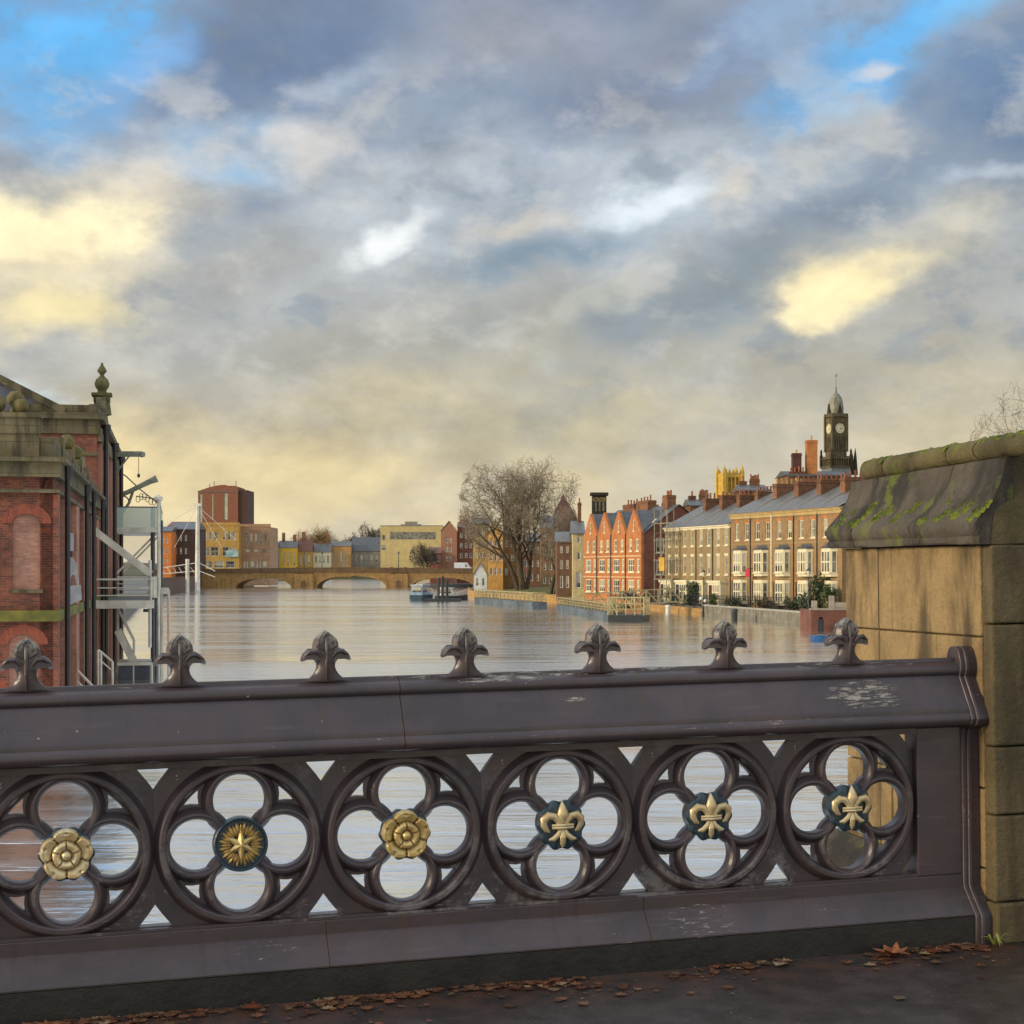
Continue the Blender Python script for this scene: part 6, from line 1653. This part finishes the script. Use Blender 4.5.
# pale steel mast with stays on the left quay
ms = empty('steel_mast', 'tall pale steel mast with stay cables beside the left end of the bridge', 'mast', loc=(W(197.5, 0, 348).x, 348, 0))
km = 348 / F
MB().tube([(0, 0, -1), (0, 0, 5 + (570 - 506) * km)], [.6, .38], 8).box(-.8, .8, -.4, .4, 5 + (570 - 506) * km, 5 + (570 - 503.5) * km).build('pole', m_white_steel, ms)
fm = MB().tube([(-2.2, 0, -1), (-2.2, 0, 5 + (570 - 559) * km)], .42, 8)
for ya, yb in ((568, 563), (574, 571)): fm.beam((-8, 0, 5 + (570 - ya) * km), (-.4, 0, 5 + (570 - yb) * km), .18).beam((.4, 0, 5 + (570 - yb) * km), (3.8, 0, 5 + (570 - ya - 3) * km), .16)
for i in range(6): fm.beam((-8 + i * 1.3, 0, 5 + (570 - 567) * km), (-7.2 + i * 1.3, 0, 5 + (570 - 573) * km), .1)
fm.build('frame', m_white_steel, ms)
cm = MB()
for dx, dz in ((-9, -5.2), (8.5, -7.5), (5.2, -9.0), (-5, -9)): cm.tube([(0, 0, 5 + 64 * km), (dx, 0, 5 + 64 * km + dz)], .05, 4)
cm.build('stay_cables', m_white_steel, ms)

# ================================================================ boats and pontoons
def hull(mb, L, Wd, Hh, n=14):
    prof = []
    for i in range(n + 1):
        t = i / n; x = -L / 2 + L * t
        w = Wd / 2 * (1 - max(0, (t - .62) / .38) ** 2.2) * (1 - .12 * max(0, (.15 - t) / .15))
        sh = Hh * (1 + .35 * max(0, (t - .5) / .5) ** 2)
        prof.append([(x, -w, sh), (x, -w * .93, sh * .3), (x, -w * .6, -.35), (x, w * .6, -.35), (x, w * .93, sh * .3), (x, w, sh)])
    vs = [p for r in prof for p in r]; fs = []
    for i in range(n):
        for j in range(5): fs.append((i * 6 + j, (i + 1) * 6 + j, (i + 1) * 6 + j + 1, i * 6 + j + 1))
        fs.append((i * 6, i * 6 + 5, (i + 1) * 6 + 5, (i + 1) * 6))
    fs.append((0, 1, 2, 3, 4, 5)); mb.add(vs, fs); return mb
def boat(label, x, yw, yaw, L, Wd, Hh, hm_, cabm, cab):
    Y = 8000 / (yw - 570); t = empty('cabin_boat', label, 'boat', loc=((x - 512) / F * Y, Y, 0), rz=R(yaw))
    hull(MB(), L, Wd, Hh).build('hull', hm_, t, smooth=40)
    x0, x1, zc_ = cab
    c = MB().prism([(x0, Hh - .05), (x1, Hh - .05), (x1 - .5, zc_), (x0 + .1, zc_)], -Wd * .38, Wd * .38, 'y').build('cabin', cabm, t, bevel=.05)
    MB().box(x0 + .25, x1 - .75, -Wd * .38 - .015, Wd * .38 + .015, Hh + .45, zc_ - .2).box(x0 - .015, x0 + .3, -Wd * .30, Wd * .30, Hh + .45, zc_ - .2).build('window', m_glass, c)
    MB().box(x0 - .2, x1 - .2, -Wd * .43, Wd * .43, zc_ + .001, zc_ + .10).build('cabin_roof', m_white, t)
    r_ = MB()
    for s in (-1, 1): r_.tube([(x1 - .3, s * Wd * .42, Hh + .1), (L * .3, s * Wd * .4, Hh + .75), (L * .46, s * .15, Hh + 1.0)], .03, 5)
    r_.build('rail', m_white_steel, t)
    return t
boat('small blue cabin boat moored at the left of the three dark posts', 423, 600.5, 75, 7.5, 2.5, .95, mat('blue_hull', S(40, 70, 84), S(30, 54, 66), 3, .4), mat('pale_blue_cabin', S(150, 176, 196), S(120, 146, 168), 2, .4), (-3.2, .8, 2.5))
boat('dark workboat with a white cabin moored right of the dark posts', 452, 600, 20, 5.5, 2.2, .7, mat('tarred_hull', (.03, .03, .035, 1), (.05, .045, .04, 1), 3, .5), m_white, (-1.9, .3, 2.0))
for i_, x in enumerate((438.5, 442.5, 447)):
    Y = 258 + i_
    o = MB().tube([(0, 0, -1), (0, 0, [3.4, 3.7, 3.2][i_])], [.24, .2], 8).lathe([(0, 0), (.26, .05), (.2, .35), (0, .45)], (0, 0, [3.35, 3.65, 3.15][i_]), 8).build('mooring_post', m_black); o.location = ((x - 512) / F * Y, Y, 0)
    tag(o, ['dark mooring post beside the blue cabin boat, left of three', 'middle and tallest of the three dark mooring posts between the boats', 'dark mooring post beside the workboat, right of three'][i_], 'mooring post', 'dark mooring posts between the boats')
fl = MB().box(-3.4, 2.4, -1.2, 1.2, -.3, .42).build('float', m_black); fl.location = ((446 - 512) / F * 255, 254.5, 0); tag(fl, 'low dark float between the cabin boat and the workboat', 'float')
m_yrail = mat('pale_yellow_rail', S(186, 170, 118), S(150, 136, 96), 3, .5)
m_pont = mat('blue_grey_pontoon', S(104, 116, 122), S(78, 88, 96), 1.2, .5, var=.3)
def pontoon(label, p0, p1, wd, hh, hullm, rail_h, seg=2.2, diag=True, bow=True, inner=True):
    p0, p1 = Vector(p0), Vector(p1); L = (p1 - p0).length; e = (p1 - p0).normalized()
    t = empty('pontoon', label, 'pontoon', mtx=frame_mtx((p0.x, p0.y, 0), e))
    b = 4 if bow else 0
    MB().prism([(0, wd / 2), (b, 0), (L, 0), (L, wd), (b, wd)] if bow else [(0, 0), (L, 0), (L, wd), (0, wd)], -.5, hh, 'z').build('hull', hullm, t, bevel=.06)
    MB().prism([(.6, wd / 2), (b + .3, .25), (L - .2, .25), (L - .2, wd - .25), (b + .3, wd - .25)], hh + .001, hh + .05, 'z').build('deck', MATS['grating'], t)
    rm, pm_ = MB(), MB()
    for yy in (.15, wd - .15):
        n = int((L - b) / seg)
        for i in range(n + 1):
            x = b + (L - b) * i / n; pm_.beam((x, yy, hh), (x, yy, hh + rail_h), .10)
            if i < n:
                x2 = b + (L - b) * (i + 1) / n
                if diag and i % 2 == 0: rm.beam((x, yy, hh + rail_h), (x2, yy, hh + .1), .07)
        for q in (.33, .66, 1): rm.beam((b, yy, hh + rail_h * q), (L, yy, hh + rail_h * q), .08 if q == 1 else .05)
    for x in (b, L):
        for q in (.33, .66, 1): rm.beam((x, .15, hh + rail_h * q), (x, wd - .15, hh + rail_h * q), .06)
        for j in range(5): pm_.beam((x, .15 + (wd - .3) * j / 4, hh), (x, .15 + (wd - .3) * j / 4, hh + rail_h), .09)
    rm.add(pm_.v, pm_.f).build('railing', m_yrail, t)
    return t
pontoon('long blue-grey landing pontoon with pale yellow rails below the bare tree', (-6.6, 243), (2.6, 206), 2.0, .85, m_pont, 1.15)
pontoon('blue-grey pontoon barge in front of the gabled brick building, bow towards the bridge', (5.0, 200), (9.4, 158), 1.8, .75, m_pont, .9, diag=False)
pontoon('black raft with a lattice of pale yellow gangway rails, nearest of the pontoons', (9.3, 155.5), (12.7, 154.5), 3.0, .62, m_black, 1.7, seg=.75, bow=False)
gy = empty('gangway', 'pale yellow latticed gangway running from the nearest pontoon up to the river wall', 'gangway', loc=(0, 0, 0))
ga, gb_ = Vector((8.0, 175, .9)), Vector((19.0, 178, 1.5)); gm = MB()
gm2 = MB()
for yy in (0, 1.3):
    o_ = Vector((0, yy, 0)); gm.beam(ga + o_, gb_ + o_, .12).beam(ga + o_ + Vector((0, 0, 1.5)), gb_ + o_ + Vector((0, 0, 1.5)), .1).beam(ga + o_ + Vector((0, 0, .75)), gb_ + o_ + Vector((0, 0, .75)), .06)
    for i in range(9):
        a = ga.lerp(gb_, i / 8) + o_; gm.beam(a, a + Vector((0, 0, 1.5)), .09)
        if i < 8: gm.beam(a + Vector((0, 0, 1.5 * (i % 2))), ga.lerp(gb_, (i + 1) / 8) + o_ + Vector((0, 0, 1.5 * ((i + 1) % 2))), .07)
gm.build('lattice', m_yrail, gy); gm2.add([ga + Vector((0, .1, .07)), gb_ + Vector((0, .1, .07)), gb_ + Vector((0, 1.2, .07)), ga + Vector((0, 1.2, .07))], [(0, 1, 2, 3)]).build('deck', MATS['grating'], gy)
db = empty('dinghy', 'small blue dinghy by the brick landing at the foot of the stone pier', 'dinghy', loc=((827 - 512) / F * 113, 113, 0), rz=R(12))
hull(MB(), 2.2, .9, .38).build('hull', mat('bright_blue_hull', S(60, 120, 170), S(44, 92, 140), 3, .4), db, smooth=40)
MB().box(-.6, -.35, -.34, .34, .40, .44).box(.2, .45, -.34, .34, .42, .46).build('thwart', m_yrail, db)

# ================================================================ trees
m_bark = MATS.get('bark') or mat('bark', S(96, 78, 54), S(68, 56, 40), 3, .9, .02)
m_twig = leafm('twigs', (.23, .17, .10, 1), (.13, .095, .056, 1))
m_twig_g = leafm('golden_twigs', (.30, .20, .075, 1), (.20, .13, .05, 1))
m_twig_b = leafm('brown_twigs', (.13, .095, .06, 1), (.085, .066, .045, 1))
def bare_tree(label, base, height, spread, trunks, seed, levels=5, kids=(4, 4, 4, 4), twm=None, r0=None, name='bare_tree', minr=.018, group=None, up=.35, lens=(.46, .30, .20, .12, .075, .05), clear=.12):
    t = empty(name, label, 'tree', loc=base, group=group)
    r_ = random.Random(seed); tm, cm_ = MB(), MB()
    r0 = r0 or height * .022
    ch = height * (1 - clear) / 2; cz = height * clear + ch
    def inside(p): return (p.x / (spread * 1.02)) ** 2 + (p.y / (spread * 1.02)) ** 2 + ((p.z - cz) / (ch * 1.02)) ** 2
    def grow(p, d, L, r, lv):
        n = 5 if lv < 2 else 4; pts, rad = [p.copy()], [r]
        c = p.copy(); dd = d.copy()
        for i in range(n):
            jit = Vector((r_.gauss(0, 1), r_.gauss(0, 1), r_.gauss(0, 1))) * (.13 + .05 * lv)
            dd = (dd + jit + Vector((0, 0, up * (.25 if lv < 3 else .12)))).normalized()
            q = c + dd * (L / n)
            if inside(q) > 1.05 and lv > 0:
                dd = (dd - Vector((c.x, c.y, (c.z - cz))) * (.35 / max(1, spread))).normalized(); q = c + dd * (L / n) * .55
            c = q; pts.append(c.copy()); rad.append(max(minr * .6, r * (1 - .62 * (i + 1) / n)))
        (tm if lv <= 1 else cm_).tube(pts, rad, 7 if lv == 0 else (5 if lv == 1 else 3), cap=lv <= 1)
        if lv + 1 >= levels: return
        nk = kids[min(lv, len(kids) - 1)]
        for i in range(nk):
            f = .30 + .70 * (i + r_.random()) / nk if lv else .38 + .62 * (i + r_.random() * .8) / nk
            k = min(n - 1, int(f * n)); fr_ = f * n - k
            pos = pts[k].lerp(pts[k + 1], min(1, fr_)); rr = rad[k] * .62
            base_d = (pts[k + 1] - pts[k]).normalized()
            ax = base_d.orthogonal().normalized(); ax.rotate(Matrix.Rotation(r_.uniform(0, 2 * PI), 3, base_d))
            nd = (base_d * math.cos(R(r_.uniform(22, 52))) + ax * math.sin(R(r_.uniform(25, 58)))).normalized()
            grow(pos, nd, height * lens[lv + 1] * r_.uniform(.75, 1.2), max(minr, rr), lv + 1)
    for k, (dx, dy, lean) in enumerate(trunks):
        grow(Vector((dx, dy, -.3)), Vector((lean[0], lean[1], 1)).normalized(), height * lens[0] * r_.uniform(.95, 1.1), r0 * (.8 if k else 1), 0)
    tm.build('trunk', m_bark, t, smooth=60); cm_.build('crown', twm or m_twig, t)
    return t
bt = W(524, 0, 262)
tag(MB().grid(lambda i, j: (-3.5 + 23 * i / 17, 252 + 40 * j / 9 + max(0, 1.5 - (-3.5 + 23 * i / 17)) * 2.6, .9 + 1.25 * math.sin(PI * min(1, (i + .001) / 17)) ** .6 * math.sin(PI * min(1, j / 9)) ** .5), 18, 10).build('ground', mat('bank_grass', S(112, 110, 46), S(84, 84, 40), 1.5, .95, .05), smooth=60), kind='structure')
bare_tree('big bare many-stemmed tree on the green river bank', (bt.x, 264, 1.9), 24.6, 10.2, [(0, 0, (.10, .0)), (-.9, .2, (-.42, .1)), (.4, .3, (-.05, .25)), (-.4, -.2, (-.22, -.2))], 11, levels=6, kids=(6, 5, 5, 4, 3), minr=.024, clear=.10)
bare_tree('smaller dark bare tree on the bank, right of the big many-stemmed tree', (W(551, 0, 248).x, 250, 1.4), 16.5, 4.2, [(0, 0, (-.05, 0)), (.8, .2, (.18, .1))], 23, levels=6, kids=(5, 5, 5, 4, 3), minr=.02, clear=.14)
bare_tree('bare twiggy tree behind the stone pier at the right edge', (W(1100, 0, 100).x, 100, .9), 21.0, 7.4, [(0, 0, (-.1, 0)), (.3, .3, (.1, .1))], 31, levels=6, kids=(5, 5, 5, 4, 3), minr=.012, clear=.25)
g3 = 'winter trees beyond the arched bridge'
for x, yt, Y, sp, sd_, m_, lab, zb_ in ((325, 521, 1000, 15, 41, m_twig_g, 'broad golden-brown bare tree crown above the houses beyond the bridge', 6), (302, 527, 1000, 10, 42, m_twig_g, 'golden bare tree left of the broad golden crown beyond the bridge', 6), (352, 531, 1000, 10, 43, m_twig_b, 'low brownish bare tree right of the broad golden crown beyond the bridge', 5),
                                       (371, 520, 980, 9, 44, m_twig_b, 'thin grey bare tree above the slate-roofed hall beyond the bridge', 5), (427, 538, 470, 4.9, 45, m_twig_b, 'round brown bare tree in front of the modern office', 3)):
    b_ = W(x, 0, Y); h_ = 5 + (570 - yt) * Y / F - zb_
    bare_tree(lab, (b_.x, Y, zb_), h_, sp, [(0, 0, (0, 0)), (.4, .2, (.2, .1)), (-.4, -.2, (-.2, 0))], sd_, levels=5, kids=(6, 6, 6, 4), twm=m_, minr=.085 if Y > 600 else .045, group=g3, clear=.05)
